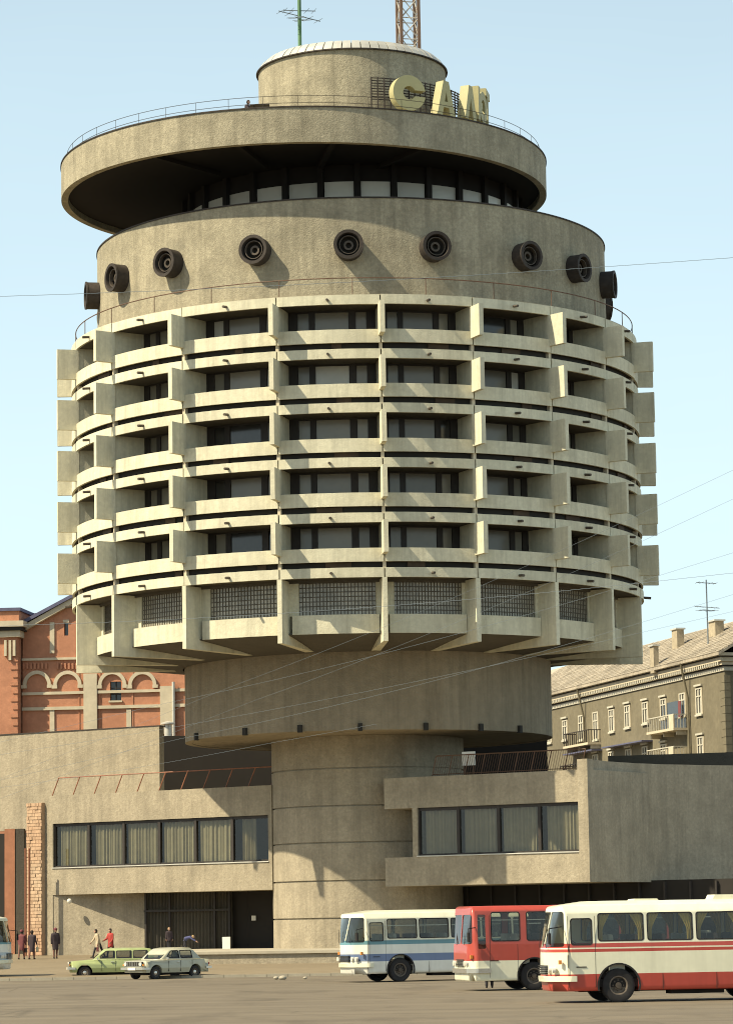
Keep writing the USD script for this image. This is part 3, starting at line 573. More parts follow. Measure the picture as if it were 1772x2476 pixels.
for ch, px, yb, dy, psi in (('C', 986, 268, 7.3, 26), ('A', 1072, 281, 5.4, 50), ('L', 1130, 291, 3.3, 64), ('Y', 1157, 298, 1.2, 74), ('T', 1171, 302, -0.9, 80)):
    a = rad(psi); n = np.array([math.sin(a), -math.cos(a), 0]); u = np.array([math.cos(a), math.sin(a), 0])
    y = AY - dy; zb = at(px, yb, y)[2]; lc = at(px, yb, y) - np.array([AX, AY, 0]); lc[2] = 0
    t = trimesh.creation.extrude_polygon(letter(ch), 0.55, engine='earcut'); v = t.vertices
    t.vertices = np.outer(v[:, 0], u) + np.outer(v[:, 2] - 0.3, n) + np.outer(v[:, 1], UPV) + lc + UPV * zb
    obj('letter', MB().mesh(t), 'sign_cream', sign, smooth=25)
    st = MB()
    for s in (-0.5, 0.5): st.tube([lc - n * 0.2 + u * s * .8 + UPV * (dtop - 0.16), lc - n * 0.2 + u * s * .8 + UPV * (zb + 0.3)], 0.05, 5)
    obj('support', st, 'rusty_iron', sign)
lt = MB()
aL = [rad(x) for x in np.linspace(10, 88, 26)]
for z in np.linspace(zb - 0.4, at(985, 176, AY - RS)[2], 9): lt.lathe([(RS - 0.75, z - 0.025), (RS - 0.7, z - 0.025), (RS - 0.7, z + 0.025), (RS - 0.75, z + 0.025)], aL[0], aL[-1], step=4)
for a in aL:
    n = np.array([math.sin(a), -math.cos(a), 0]); lt.tube([n * (RS - 0.73) + UPV * (dtop - 0.15), n * (RS - 0.73) + UPV * at(985, 174, AY - RS)[2]], 0.045, 5)
obj('lattice_frame', lt, 'rusty_iron', sign, smooth=False)

mz = zt2 + 0.05; mtop = at(985, -260, AY)[2]; mx0, mx1 = at(963, 60, AY)[0], at(1010, 60, AY)[0]; mw = (mx1 - mx0)
mast = thing('lattice_mast', 'red and pale steel lattice mast rising from the roof turret', 'mast', ((mx0 + mx1) / 2, AY, mz), rad(12))
hw = mw * 0.46; hh = mtop - mz
for i, (sx, sy) in enumerate(((-1, -1), (1, -1), (1, 1), (-1, 1))):
    obj('leg', MB().frame((sx * hw, sy * hw, 0), (1, 0, 0), (0, 1, 0), UPV, (-0.09, 0.09), (-0.09, 0.09), (0, hh)), 'mast_red', mast, smooth=False)
nb_ = 8; bh = hh / nb_
for k in range(nb_):
    for s in range(4):
        c0 = [(-1, -1), (1, -1), (1, 1), (-1, 1)][s]; c1 = [(1, -1), (1, 1), (-1, 1), (-1, -1)][s]
        p0, p1 = np.array([c0[0] * hw, c0[1] * hw, k * bh]), np.array([c1[0] * hw, c1[1] * hw, k * bh])
        obj('brace', MB().tube([p0, p1 + UPV * bh], 0.035, 5).tube([p1, p0 + UPV * bh], 0.035, 5).tube([p0 + UPV * bh, p1 + UPV * bh], 0.035, 5), 'mast_pale', mast)

def antenna(name, label, base, top, bars, r, mt):
    base, top = np.asarray(base), np.asarray(top); t = thing(name, label, 'antenna', base); h = top[2] - base[2]
    obj('pole', MB().tube([(0, 0, 0), (0, 0, h)], r, 8), mt, t)
    for z, L, rz, tilt in bars:
        c, s = math.cos(rz), math.sin(rz); d = np.array([c, s, tilt]); p = np.array([0, 0, z * h])
        mb = MB().tube([p - d * L, p + d * L], 0.03, 5)
        for q in (-0.9, -0.5, 0.45, 0.9): mb.tube([p + d * L * q + np.array([-s, c, 0]) * 0.55, p + d * L * q - np.array([-s, c, 0]) * 0.55], 0.016, 4)
        obj('crossbar', mb, 'wire_black', t)
antenna('rooftop_antenna', 'green pole with thin television aerials on the turret roof', at(725, 112, AY - 3) * [1, 1, 0] + [0, 0, zt2], at(725, -140, AY - 3), [(0.325, 1.4, 0.5, -0.1), (0.30, 0.9, 1.3, 0.15), (0.375, 1.0, 0.3, 0.05)], 0.11, 'pole_green')

# ------------------------------------------------------------------ overhead wires
def wire(p0, y0, p1, y1, sag, label, r=0.022):
    a, b = at(*p0, y0), at(*p1, y1); pts = [a + (b - a) * t - UPV * sag * 4 * t * (1 - t) * (1.0 if 0 <= t <= 1 else 0.3) for t in np.linspace(-1.6, 1.4, 40)]
    tag(obj('overhead_wire', MB().tube(pts, r * 0.34, 5), 'wire_black'), label, 'wire', 'overhead wires across the square')
wire((0, 716), 70, (1772, 622), 70, 0.10, 'long thin wire crossing the upper drum below its round vents', 0.016)
wire((40, 1512), 120, (1772, 1385), 110, 0.3, 'wire crossing the brick building roof and the glass block windows', 0.02)
wire((560, 1660), 120, (1772, 1136), 95, 0.25, 'highest of the wires climbing to the right edge of the sky', 0.012)
wire((600, 1700), 120, (1772, 1206), 95, 0.25, 'second highest of the wires climbing to the right edge', 0.012)
wire((380, 1705), 120, (1772, 1336), 95, 0.3, 'third of the wires climbing to the right edge, over the corbels', 0.013)
wire((420, 1790), 120, (1772, 1437), 95, 0.3, 'fourth of the wires climbing to the right edge, over the neck', 0.013)
wire((0, 1825), 120, (1772, 1478), 95, 0.3, 'lowest of the wires climbing to the right edge, over the blank wall', 0.012)
wire((0, 1905), 125, (640, 1800), 120, 0.1, 'faint wire across the blank wall above the slanting railing', 0.012)

# ------------------------------------------------------------------ red brick building, far left
bk0, bk1 = at(-40, 2200, 242.0), at(470, 2200, 240.0)
bk = thing('brick_building', 'red brick building with pale stone bands and blind arches behind the left wing', 'building', (bk0[0], bk0[1], 0), math.atan2(bk1[1] - bk0[1], bk1[0] - bk0[0]))
BKL = float(np.linalg.norm((bk1 - bk0)[:2])); bku = np.array([(bk1 - bk0)[0], (bk1 - bk0)[1], 0]) / BKL
def bxy(px, py):
    """(distance along the facade, height) shown at a pixel of the photograph"""
    r = ray(px, py); n = np.array([bku[1], -bku[0], 0]); t = np.dot(bk0 - np.array([0, 0, EYE]), n) / np.dot(r, n); p = np.array([0, 0, EYE]) + r * t
    return float(np.dot((p - bk0)[:2], bku[:2])), float(p[2])
def bbox(px0, py0, px1, py1, d0, d1):
    (x0, z1), (x1, z0) = bxy(px0, py0), bxy(px1, py1); return MB().box((x0, x1), (-d0, d1), (z0, z1))
from shapely.geometry import Polygon as SP, box as SB, Point as SPt
from shapely.ops import unary_union
def facade(poly, d0, d1):
    """an outline (along, height) given thickness: front at -d0, back at d1"""
    mb = MB()
    for g in getattr(poly, 'geoms', [poly]):
        t = trimesh.creation.extrude_polygon(g, d0 + d1, engine='earcut'); v = t.vertices.copy(); t.vertices = np.stack([v[:, 0], d1 - v[:, 2], v[:, 1]], 1)
        mb.mesh(t)
    return mb
gl, gm, gr_ = bxy(55, 1530), bxy(176, 1462), bxy(480, 1392)
wall = SP([(bxy(52, 2200)[0], 0), (gr_[0], 0), (gr_[0], gr_[1]), (gm[0], gm[1]), (gl[0], gl[1])])
wx0, wz1 = bxy(266, 1649); wx1, wz0 = bxy(293, 1694); sx0, sz1 = bxy(155, 1506); sx1, sz0 = bxy(165, 1537)
wall = wall.difference(SB(wx0, wz0, wx1, wz1)).difference(SB(sx0, sz0, sx1, sz1))
obj('wall', facade(wall, 0.0, 8.0), 'red_brick', bk, smooth=False)
wn = obj('window', MB().box((wx0 + .01, wx1 - .01), (0.25, 0.3), (wz0 + .01, wz1 - .01)), 'dark_glass', bk)
fr = MB(); fr.box(((wx0 + wx1) / 2 - .04, (wx0 + wx1) / 2 + .04), (0.17, 0.24), (wz0, wz1))
for q in (0.33, 0.66): fr.box((wx0, wx1), (0.18, 0.235), (wz0 + (wz1 - wz0) * q - .03, wz0 + (wz1 - wz0) * q + .03))
obj('frame', fr, 'window_frame', wn, smooth=False)
obj('window_sill', MB().box((wx0 - .1, wx1 + .1), (-0.12, 0.2), (wz0 - .14, wz0 - .002)), 'pale_stone', bk)
obj('window', MB().box((sx0 + .01, sx1 - .01), (0.25, 0.3), (sz0 + .01, sz1 - .01)), 'dark_glass', bk)
obj('window_head', MB().box((sx0 - .08, sx1 + .08), (-0.08, 0.1), (sz1 + .002, sz1 + .22)), 'pale_stone', bk)
# raking cornice and roof edge
def strip(P, Q, h, d0, d1):
    return facade(SP([P, Q, (Q[0], Q[1] + h), (P[0], P[1] + h)]), d0, d1)
obj('cornice', strip((gl[0], gl[1] + .003), (gm[0], gm[1] + .003), 0.45, 0.45, 7), 'pale_stone', bk, smooth=False)
obj('cornice', strip((gm[0] + .002, gm[1] + .003), (gr_[0], gr_[1] + .003), 0.45, 0.45, 7), 'pale_stone', bk, smooth=False)
obj('roof', strip((gl[0] - 0.2, gl[1] + .46), (gm[0], gm[1] + .46), 0.28, 0.6, 8.2), 'slate_roof', bk, smooth=False)
obj('roof', strip((gm[0] + .002, gm[1] + .46), (gr_[0], gr_[1] + .46), 0.28, 0.6, 8.2), 'slate_roof', bk, smooth=False)
obj('rear_roof', facade(SP([bxy(44, 1476), bxy(300, 1445), bxy(300, 1520), bxy(44, 1520)]), -3.0, 7.5), 'slate_roof', bk, smooth=False)
for py, h in ((1592, 6), (1675, 7), (1712, 8)):
    (x0, z1), (x1, z0) = bxy(54, py - h / 2), bxy(470, py + h / 2 - 0.0)
    obj('stone_band', MB().box((bxy(54, py)[0], BKL + 1), (-0.16, 0.05), (bxy(200, py)[1] - h / 65., bxy(200, py)[1] + h / 65.)), 'pale_stone', bk, smooth=False)
for x0, x1, y0, y1, d in ((121, 132, 1716, 1772, .1), (121, 132, 1505, 1580, .1), (203, 236, 1630, 1775, .22), (306, 318, 1716, 1772, .1), (388, 421, 1660, 1775, .22), (318, 323, 1600, 1772, .05), (240, 244, 1600, 1772, .06), (190, 193, 1600, 1772, .05)):
    obj('pilaster', bbox(x0, y0, x1, y1, d, 0.05), 'pale_stone' if x1 - x0 > 6 else 'red_brick', bk, smooth=False)
def arch(cx, cy, rx):
    (c, z), (e, _) = bxy(cx, cy), bxy(cx + rx, cy); r = e - c
    ring = SPt(c, z).buffer(r, 20).difference(SPt(c, z).buffer(r - 0.27, 20)).difference(SB(c - 9, z - 9, c + 9, z))
    return facade(unary_union([ring, SB(c - r - .12, z - .25, c - r + .3, z + .002), SB(c + r - .3, z - .25, c + r + .12, z + .002)]), 0.2, 0.05)
for cx in (90, 164, 272, 345): obj('arch', arch(cx, 1657, 34), 'pale_stone', bk, smooth=False)
for x0 in (56, 138, 214):
    for k in range(7):
        a = x0 + k * 9.0; obj('dentil', bbox(a, 1604, a + 4.5, 1618, 0.13, 0.02), 'red_brick', bk, smooth=False)
# corner tower at the far left with its own cornice and stone drops
cx0, cx1 = bxy(-60, 1600)[0], bxy(51, 1600)[0]; cz = bxy(20, 1545)[1]
obj('corner_tower', MB().box((cx0, cx1), (-1.2, 6), (0, cz)), 'red_brick', bk, smooth=False)
z = cz
for h, o, mt in ((0.5, 0.25, 'pale_stone'), (0.28, 0.45, 'seam_dark'), (0.45, 0.6, 'pale_stone'), (0.8, 0.15, 'red_brick'), (0.25, 0.3, 'slate_roof')):
    obj('cornice', MB().box((cx0 - o, cx1 + o), (-1.2 - o, 6), (z + .002, z + h)), mt, bk, smooth=False); z += h
for px in (23, 34, 44): obj('stone_drop', bbox(px - 3, 1552, px + 3, 1590 if px != 34 else 1600, 1.4, -1.19), 'pale_stone', bk, smooth=False)
for k in range(24):
    zq = cz - 1.6 - k * 0.62; obj('quoin', MB().box((cx1 - (0.55 if k % 2 else 0.38), cx1 + 0.04), (-1.26, -0.6), (zq - .29, zq)), 'red_brick', bk, smooth=False)
dp = MB(); x_, z_ = bxy(421, 1650); dp.tube([(x_, -0.3, 0), (x_, -0.3, z_)], 0.12, 8); obj('downpipe', dp, 'sheet_metal', bk)
vs, vz = bxy(418, 1757); vent = MB().lathe([(0, vz - 3), (0.3, vz - 3), (0.3, vz + 0.0), (0.55, vz + 0.05), (0.55, vz + 0.15), (0, vz + 0.3)]); vent.move((vs, -2.0, 0)); obj('roof_cowl', vent, 'sheet_metal', bk)

# ------------------------------------------------------------------ apartment house, right, running away from us
fa, fb = at(1760, 1900, 220.0), at(1334, 1900, 258.5)
fdir = np.array([(fb - fa)[0], (fb - fa)[1], 0]); FL = np.linalg.norm(fdir); fdir /= FL
ap = thing('apartment_house', 'olive stone apartment house with tiled roof, pale cornice and balconies at right', 'building', (fa[0], fa[1], 0), math.atan2(fdir[1], fdir[0]))
# local x runs away along the facade; the facade looks to +y (towards us), the house fills -y
fn = np.array([-fdir[1], fdir[0], 0])
if fn[1] > 0: fn = -fn
SGN = 1.0 if np.dot(fn, np.array([-fdir[1], fdir[0], 0])) > 0 else -1.0
def fxy(px, py):
    r = ray(px, py); t = np.dot(fa - np.array([0, 0, EYE]), fn) / np.dot(r, fn); p = np.array([0, 0, EYE]) + r * t
    return float(np.dot(p - fa, fdir)), float(p[2])
def fb_(x, d, z):     # d: outwards from the facade
    d = sorted([SGN * d[0], SGN * d[1]]); return MB().box(sorted(x), d, z)
ZC = fxy(1600, 1668)[1]; ZC = (fxy(1740, 1617)[1] + fxy(1400, 1708)[1]) / 2     # underside of the cornice
XE = FL + 16
obj('wall', fb_((0, XE), (-11, 0), (0, ZC)), 'flat_wall', ap, smooth=False)
for k in range(34):
    z = ZC - 0.3 - k * 0.55
    if z > 0.3: obj('quoin', fb_((-0.06, 0.9 if k % 2 else 0.65), (-0.4, 0.06), (z - .52, z)), 'flat_wall', ap, smooth=False)
zz = ZC
for h, o, mt in ((0.30, 0.10, 'white_wood'), (0.10, 0.18, 'seam_dark'), (0.24, 0.30, 'pale_stone'), (0.30, 0.45, 'pale_stone'), (0.08, 0.56, 'seam_dark'), (0.22, 0.70, 'pale_stone')):
    obj('cornice', fb_((-o, XE), (-11 - o, o), (zz + .002, zz + h)), mt, ap, smooth=False); zz += h
for k in range(110):
    x = 0.1 + k * 0.42
    if x < FL + 6: obj('dentil', fb_((x, x + 0.2), (0.30, 0.44), (ZC + 0.42, ZC + 0.64)), 'white_wood', ap, smooth=False)
# tiled roof: every tile laid in courses
ridge = fxy(1772, 1500)[1] + 0.9; pitch_w = 5.5
eave = np.array([0, 0.75, zz + .01]); rz = ridge + 0.4
slope = np.array([0, -pitch_w - 0.75, rz - zz]); sl = np.linalg.norm(slope); sdir = slope / sl; snn = np.array([0, sdir[2], -sdir[1]])
def rp(x, s, h): 
    p = np.array([x, 0.75, zz + .01]) + sdir * s + snn * h; return np.array([p[0], SGN * p[1], p[2]])
deck = MB(); P = [rp(-0.9, 0, 0), rp(XE, 0, 0), rp(XE, sl, 0), rp(-0.9, sl, 0)]; P2 = [p - np.array([0, 0, 0.2]) for p in P]
deck.add(P + P2, [(0, 1, 2, 3), (7, 6, 5, 4), (0, 4, 5, 1), (1, 5, 6, 2), (2, 6, 7, 3), (3, 7, 4, 0)])
rf = obj('roof', deck, 'roof_tile', ap, smooth=False)
tl = MB(); tr = random.Random(5)
NR, tw = 17, 0.36
for j in range(NR):
    s0 = sl * j / NR; s1 = s0 + sl / NR * 1.1; x = -0.9 + (0.18 if j % 2 else 0)
    while x < FL + 12:
        h0 = 0.035 + tr.uniform(0, 0.02); sk = tr.uniform(-.012, .012)
        tl.add([rp(x + .012, s0 + sk, h0 + .02), rp(x + tw - .012, s0 + sk, h0 + .02), rp(x + tw - .012, s1, h0 - .02), rp(x + .012, s1, h0 - .02),
                rp(x + .012, s0 + sk, .0), rp(x + tw - .012, s0 + sk, .0)], [(0, 1, 2, 3), (4, 5, 1, 0)])
        x += tw
obj('roof_tiles', tl, 'roof_tile', rf, smooth=False, kind='stuff')
obj('roof_back', MB().add([rp(-0.9, sl, 0), rp(XE, sl, 0), np.array([XE, SGN * -11.5, zz]), np.array([-0.9, SGN * -11.5, zz])], [(0, 1, 2, 3)]), 'roof_tile', ap, smooth=False)
def chimney(px0, px1, ptop, pbase):
    # where the roof plane is seen at the foot of the chimney
    px = (px0 + px1) / 2; r = ray(px, pbase); w = lambda p: fa * [1, 1, 0] + fdir * p[0] + np.array([-fdir[1], fdir[0], 0]) * p[1] + UPV * p[2]
    p0, p1, p2 = w(rp(0, 0, 0)), w(rp(1, 0, 0)), w(rp(0, 1, 0)); n_ = np.cross(p1 - p0, p2 - p0); t_ = np.dot(p0 - np.array([0, 0, EYE]), n_) / np.dot(r, n_)
    q = np.array([0, 0, EYE]) + r * t_; d = q - fa * [1, 1, 0]; b = np.array([np.dot(d, fdir), np.dot(d, [-fdir[1], fdir[0], 0]), q[2]])
    zt_ = at(px, ptop, q[1])[2]; hw = max(0.4, (px1 - px0) / 2 * q[1] / CF * 0.8)
    c = obj('chimney', MB().box((b[0] - hw, b[0] + hw), (b[1] - hw * .5, b[1] + hw * .5), (b[2] - 0.5, zt_ - 0.12)), 'chimney_brick', ap, smooth=False)
    obj('chimney_cap', MB().box((b[0] - hw - .1, b[0] + hw + .1), (b[1] - hw * .5 - .1, b[1] + hw * .5 + .1), (zt_ - 0.118, zt_)), 'sheet_metal', c, smooth=False)
chimney(1567, 1598, 1560, 1612); chimney(1617, 1662, 1520, 1566); chimney(1704, 1760, 1500, 1536)
def fwin(px, py0, py1, wpx=None, top=True):
    """a window centred at px between the pixel heights py0 (head) and py1 (sill)"""
    x, z1 = fxy(px, py0); z0 = fxy(px, py1)[1]; hw = 0.57
    g_ = obj('window', fb_((x - hw, x + hw), (-0.02, 0.015), (z0, z1)), 'dark_glass', ap, smooth=False)
    f = MB()
    for q in (-hw, -0.03, hw - 0.07): f.frame((0, 0, 0), (1, 0, 0), (0, SGN, 0), UPV, (x + q, x + q + 0.08), (0.017, 0.07), (z0, z1))
    for z in (z0, z0 + (z1 - z0) * 0.66, z1 - 0.09): f.frame((0, 0, 0), (1, 0, 0), (0, SGN, 0), UPV, (x - hw, x + hw), (0.018, 0.068), (z, z + 0.09))
    obj('frame', f, 'white_wood', g_, smooth=False)
    cu_ = MB()
    for q in (-hw + .09, 0.06): cu_.frame((0, 0, 0), (1, 0, 0), (0, SGN, 0), UPV, (x + q, x + q + 0.3), (0.0152, 0.0165), (z0 + .1, z1 - .1))
    obj('curtain', cu_, 'white_wood', g_, smooth=False)
    if top: obj('lintel', fb_((x - hw - .16, x + hw + .16), (-0.05, 0.16), (z1 + .12, z1 + .26)), 'white_wood', g_, smooth=False)
    obj('sill', fb_((x - hw - .12, x + hw + .12), (-0.05, 0.15), (z0 - .14, z0 - .004)), 'white_wood', g_, smooth=False)
    for q in (-hw - .13, hw + .01): obj('surround', MB().frame((0, 0, 0), (1, 0, 0), (0, SGN, 0), UPV, (x + q, x + q + .12), (0, 0.06), (z0, z1)), 'pale_stone', g_, smooth=False)
for px, a, b in ((1690, 1664, 1728), (1560, 1698, 1750), (1517, 1706, 1760), (1479, 1716, 1770), (1366, 1742, 1790), (1328, 1750, 1797), (1604, 1690, 1738), (1405, 1730, 1790), (1440, 1722, 1790), (1650, 1676, 1732)):
    fwin(px, a, b, top=px not in (1650, 1440, 1405))
for px, a, b in ((1694, 1782, 1845), (1605, 1800, 1850), (1478, 1818, 1870), (1440, 1825, 1875), (1560, 1805, 1860), (1520, 1812, 1865)): fwin(px, a, b)
# lower storeys, hidden from here but there
for k in range(9):
    for zb in (3.0, 6.4, 9.2): 
        x = 2.2 + k * 3.6; obj('window', fb_((x - .55, x + .55), (-0.02, 0.03), (zb, zb + 1.7)), 'dark_glass', ap, smooth=False)
def fbalc(px0, px1, pyb, full):
    x0, zb = fxy(px1, pyb); x1 = fxy(px0, pyb)[0]; x0, x1 = sorted((x0, x1))
    b = obj('balcony', fb_((x0, x1), (0.001, 1.1), (zb - 0.18, zb)), 'pale_stone', ap, smooth=False)
    for k in range(3):
        obj('bracket', MB().frame((0, 0, 0), (1, 0, 0), (0, SGN, 0), UPV, (x0 + .1 + k * (x1 - x0 - .35) / 2, x0 + .3 + k * (x1 - x0 - .35) / 2), (0.0, 0.8), (zb - 0.5, zb - .182)), 'pale_stone', b, smooth=False)
    if full:
        pn = MB(); pn.frame((0, 0, 0), (1, 0, 0), (0, SGN, 0), UPV, (x0 + .002, x0 + 1.0), (1.0, 1.09), (zb + .002, zb + .95))
        obj('front_panel', pn, 'pale_stone', b, smooth=False)
    rl = MB(); n_ = 12
    for k in range(n_ + 1):
        x = x0 + (x1 - x0 - .06) * k / n_ + .03; rl.frame((0, 0, 0), (1, 0, 0), (0, SGN, 0), UPV, (x - .022, x + .022), (0.98, 1.03), (zb, zb + 0.95))
    rl.frame((0, 0, 0), (1, 0, 0), (0, SGN, 0), UPV, (x0, x1), (0.96, 1.06), (zb + .95, zb + 1.02))
    for xx in (x0, x1 - .06):
        rl.frame((0, 0, 0), (1, 0, 0), (0, SGN, 0), UPV, (xx, xx + .06), (0.0, 0.96), (zb + .951, zb + 1.019))
        for q in (.25, .5, .75): rl.frame((0, 0, 0), (1, 0, 0), (0, SGN, 0), UPV, (xx, xx + .05), (q, q + .04), (zb, zb + .95))
    obj('railing', rl, 'white_wood' if full else 'rusty_iron', b, smooth=False)
    return x0, x1, zb
x0, x1, zb = fbalc(1596, 1662, 1760, True)
obj('balcony_door', fb_((x0 + .2, x1 - .3), (-0.02, 0.02), (zb, zb + 2.1)), 'dark_glass', ap, smooth=False)
sh = fb_((x0 + .4, x0 + .95), (0.3, 0.34), (zb + 0.8, zb + 2.0)); obj('washing', sh, 'coat_maroon', ap, smooth=False)
fbalc(1392, 1453, 1795, False); fbalc(1596, 1662, 1838, True); fbalc(1498, 1576, 1862, False); fbalc(1384, 1458, 1872, False)
for x0p, x1p, py in ((1385, 1456, 1812), (1480, 1578, 1790)):
    xa, za = fxy(x1p, py); xb = fxy(x0p, py)[0]; obj('awning', fb_((xa, xb), (0.0, 0.9), (za - .1, za)), 'slate_roof', ap, smooth=False)
for px, pt in ((1667, 1640), (1415, 1690)):
    x, z = fxy(px, pt + 22); zt = zz - 0.15
    obj('downpipe', MB().tube([(x, SGN * 0.16, 0), (x, SGN * 0.16, z - .8), (x - .25, SGN * 0.75, zt)], 0.085, 7), 'flat_wall', ap)
ab = at(1712, 1565, 227); antenna('roof_antenna', 'tall dark television aerial on the tiled roof beside the chimneys', ab - np.array([0, 0, 1.0]), at(1707, 1402, 227), [(0.96, 0.75, 0.2, -0.05), (0.66, 0.9, 2.8, 0.12), (0.62, 0.7, 0.6, 0.0)], 0.05, 'wire_black')

# ------------------------------------------------------------------ vehicles
def CS(pts):
    p = np.asarray(pts, float); x, y = p.T
    if np.sum(x * np.roll(y, -1) - np.roll(x, -1) * y) < 0: p = p[::-1]
    return CrossSection([p])
def rounded(x0, x1, z0, z1, r):
    r = min(r, (x1 - x0) / 2 - 1e-3, (z1 - z0) / 2 - 1e-3); return CS([(x0, z0), (x1, z0), (x1, z1), (x0, z1)]).offset(-r, JoinType.Round).offset(r, JoinType.Round, circular_segments=24)
def soft(cs, r): return cs.offset(-r, JoinType.Round, circular_segments=24).offset(2 * r, JoinType.Round, circular_segments=24).offset(-r, JoinType.Round, circular_segments=24)
def along_y(cs, y0, y1):   # outline in (x, z)
    return Manifold.extrude(cs, y1 - y0).rotate((90, 0, 0)).translate((0, y1, 0))
def along_z(cs, z0, z1): return Manifold.extrude(cs, z1 - z0).translate((0, 0, z0))
def along_x(cs, x0, x1):   # outline in (y, z)
    m = Manifold.extrude(cs, x1 - x0); return m.transform([[0, 0, 1, x0], [1, 0, 0, 0], [0, 1, 0, 0]])
def hull3(side, plan, sect, d):
    """the body that three outlines agree on, shrunk by d"""
    o = lambda c: c.offset(-d, JoinType.Round, circular_segments=24) if d else c
    return along_y(o(side), -3, 3) ^ along_z(o(plan), -1, 5) ^ along_x(o(sect), -8, 8)
def wheel(parent, x, y, r, w, side, rim='rim_steel', hub=None):
    """wheel whose outer face looks to side*y"""
    def turn(prof):
        mb = MB().lathe(prof, step=12); t = mb.tri(); v = t[0].copy()
        v = np.stack([v[:, 0], side * v[:, 2], -v[:, 1] * side], 1); m = trimesh.Trimesh(v, t[1], process=False)
        if m.volume < 0: m.invert()
        m.apply_translation((x, y, r)); return MB().mesh(m)
    wh = obj('wheel', turn([(r * .56, -w / 2), (r * .9, -w / 2), (r, -w * .36), (r, w * .36), (r * .96, w * .46), (r * .86, w * .52), (r * .62, w * .5), (r * .56, w * .42)]), 'black_rubber', parent, smooth=40)
    obj('rim', turn([(0, -w * .3), (r * .565, -w * .3), (r * .565, w * .46), (r * .5, w * .44), (r * .44, w * .12), (r * .3, w * .10), (r * .26, w * .22), (0, w * .22)]), rim, wh, smooth=40)
    if hub: obj('hub_cap', turn([(0, w * .2), (r * .36, w * .2), (r * .3, w * .4), (r * .12, w * .48), (0, w * .48)]), hub, wh, smooth=40)
    else:
        obj('hub', turn([(0, w * .2), (r * .2, w * .2), (r * .17, w * .5), (0, w * .52)]), 'ring_metal', wh, smooth=40)
        nt_ = MB()
        for k in range(8):
            t = k * PI / 4; c = np.array([x + r * .31 * math.cos(t), y, r + r * .31 * math.sin(t)]); nt_.tube([c + np.array([0, side * w * .05, 0]), c + np.array([0, side * w * .3, 0])], r * .05, 6)
        obj('wheel_nuts', nt_, 'ring_metal', wh)
def bands(parent, solid, cuts, mats, names_):
    """splits a body at heights into differently painted parts"""
    rest = solid
    for z, mt, nm in zip(cuts + [None], mats, names_):
        if z is None: part = rest
        else: rest, part = rest.split_by_plane((0, 0, 1), z)
        if not part.is_empty(): obj(nm, MB().mesh(part), mt, parent, smooth=32)
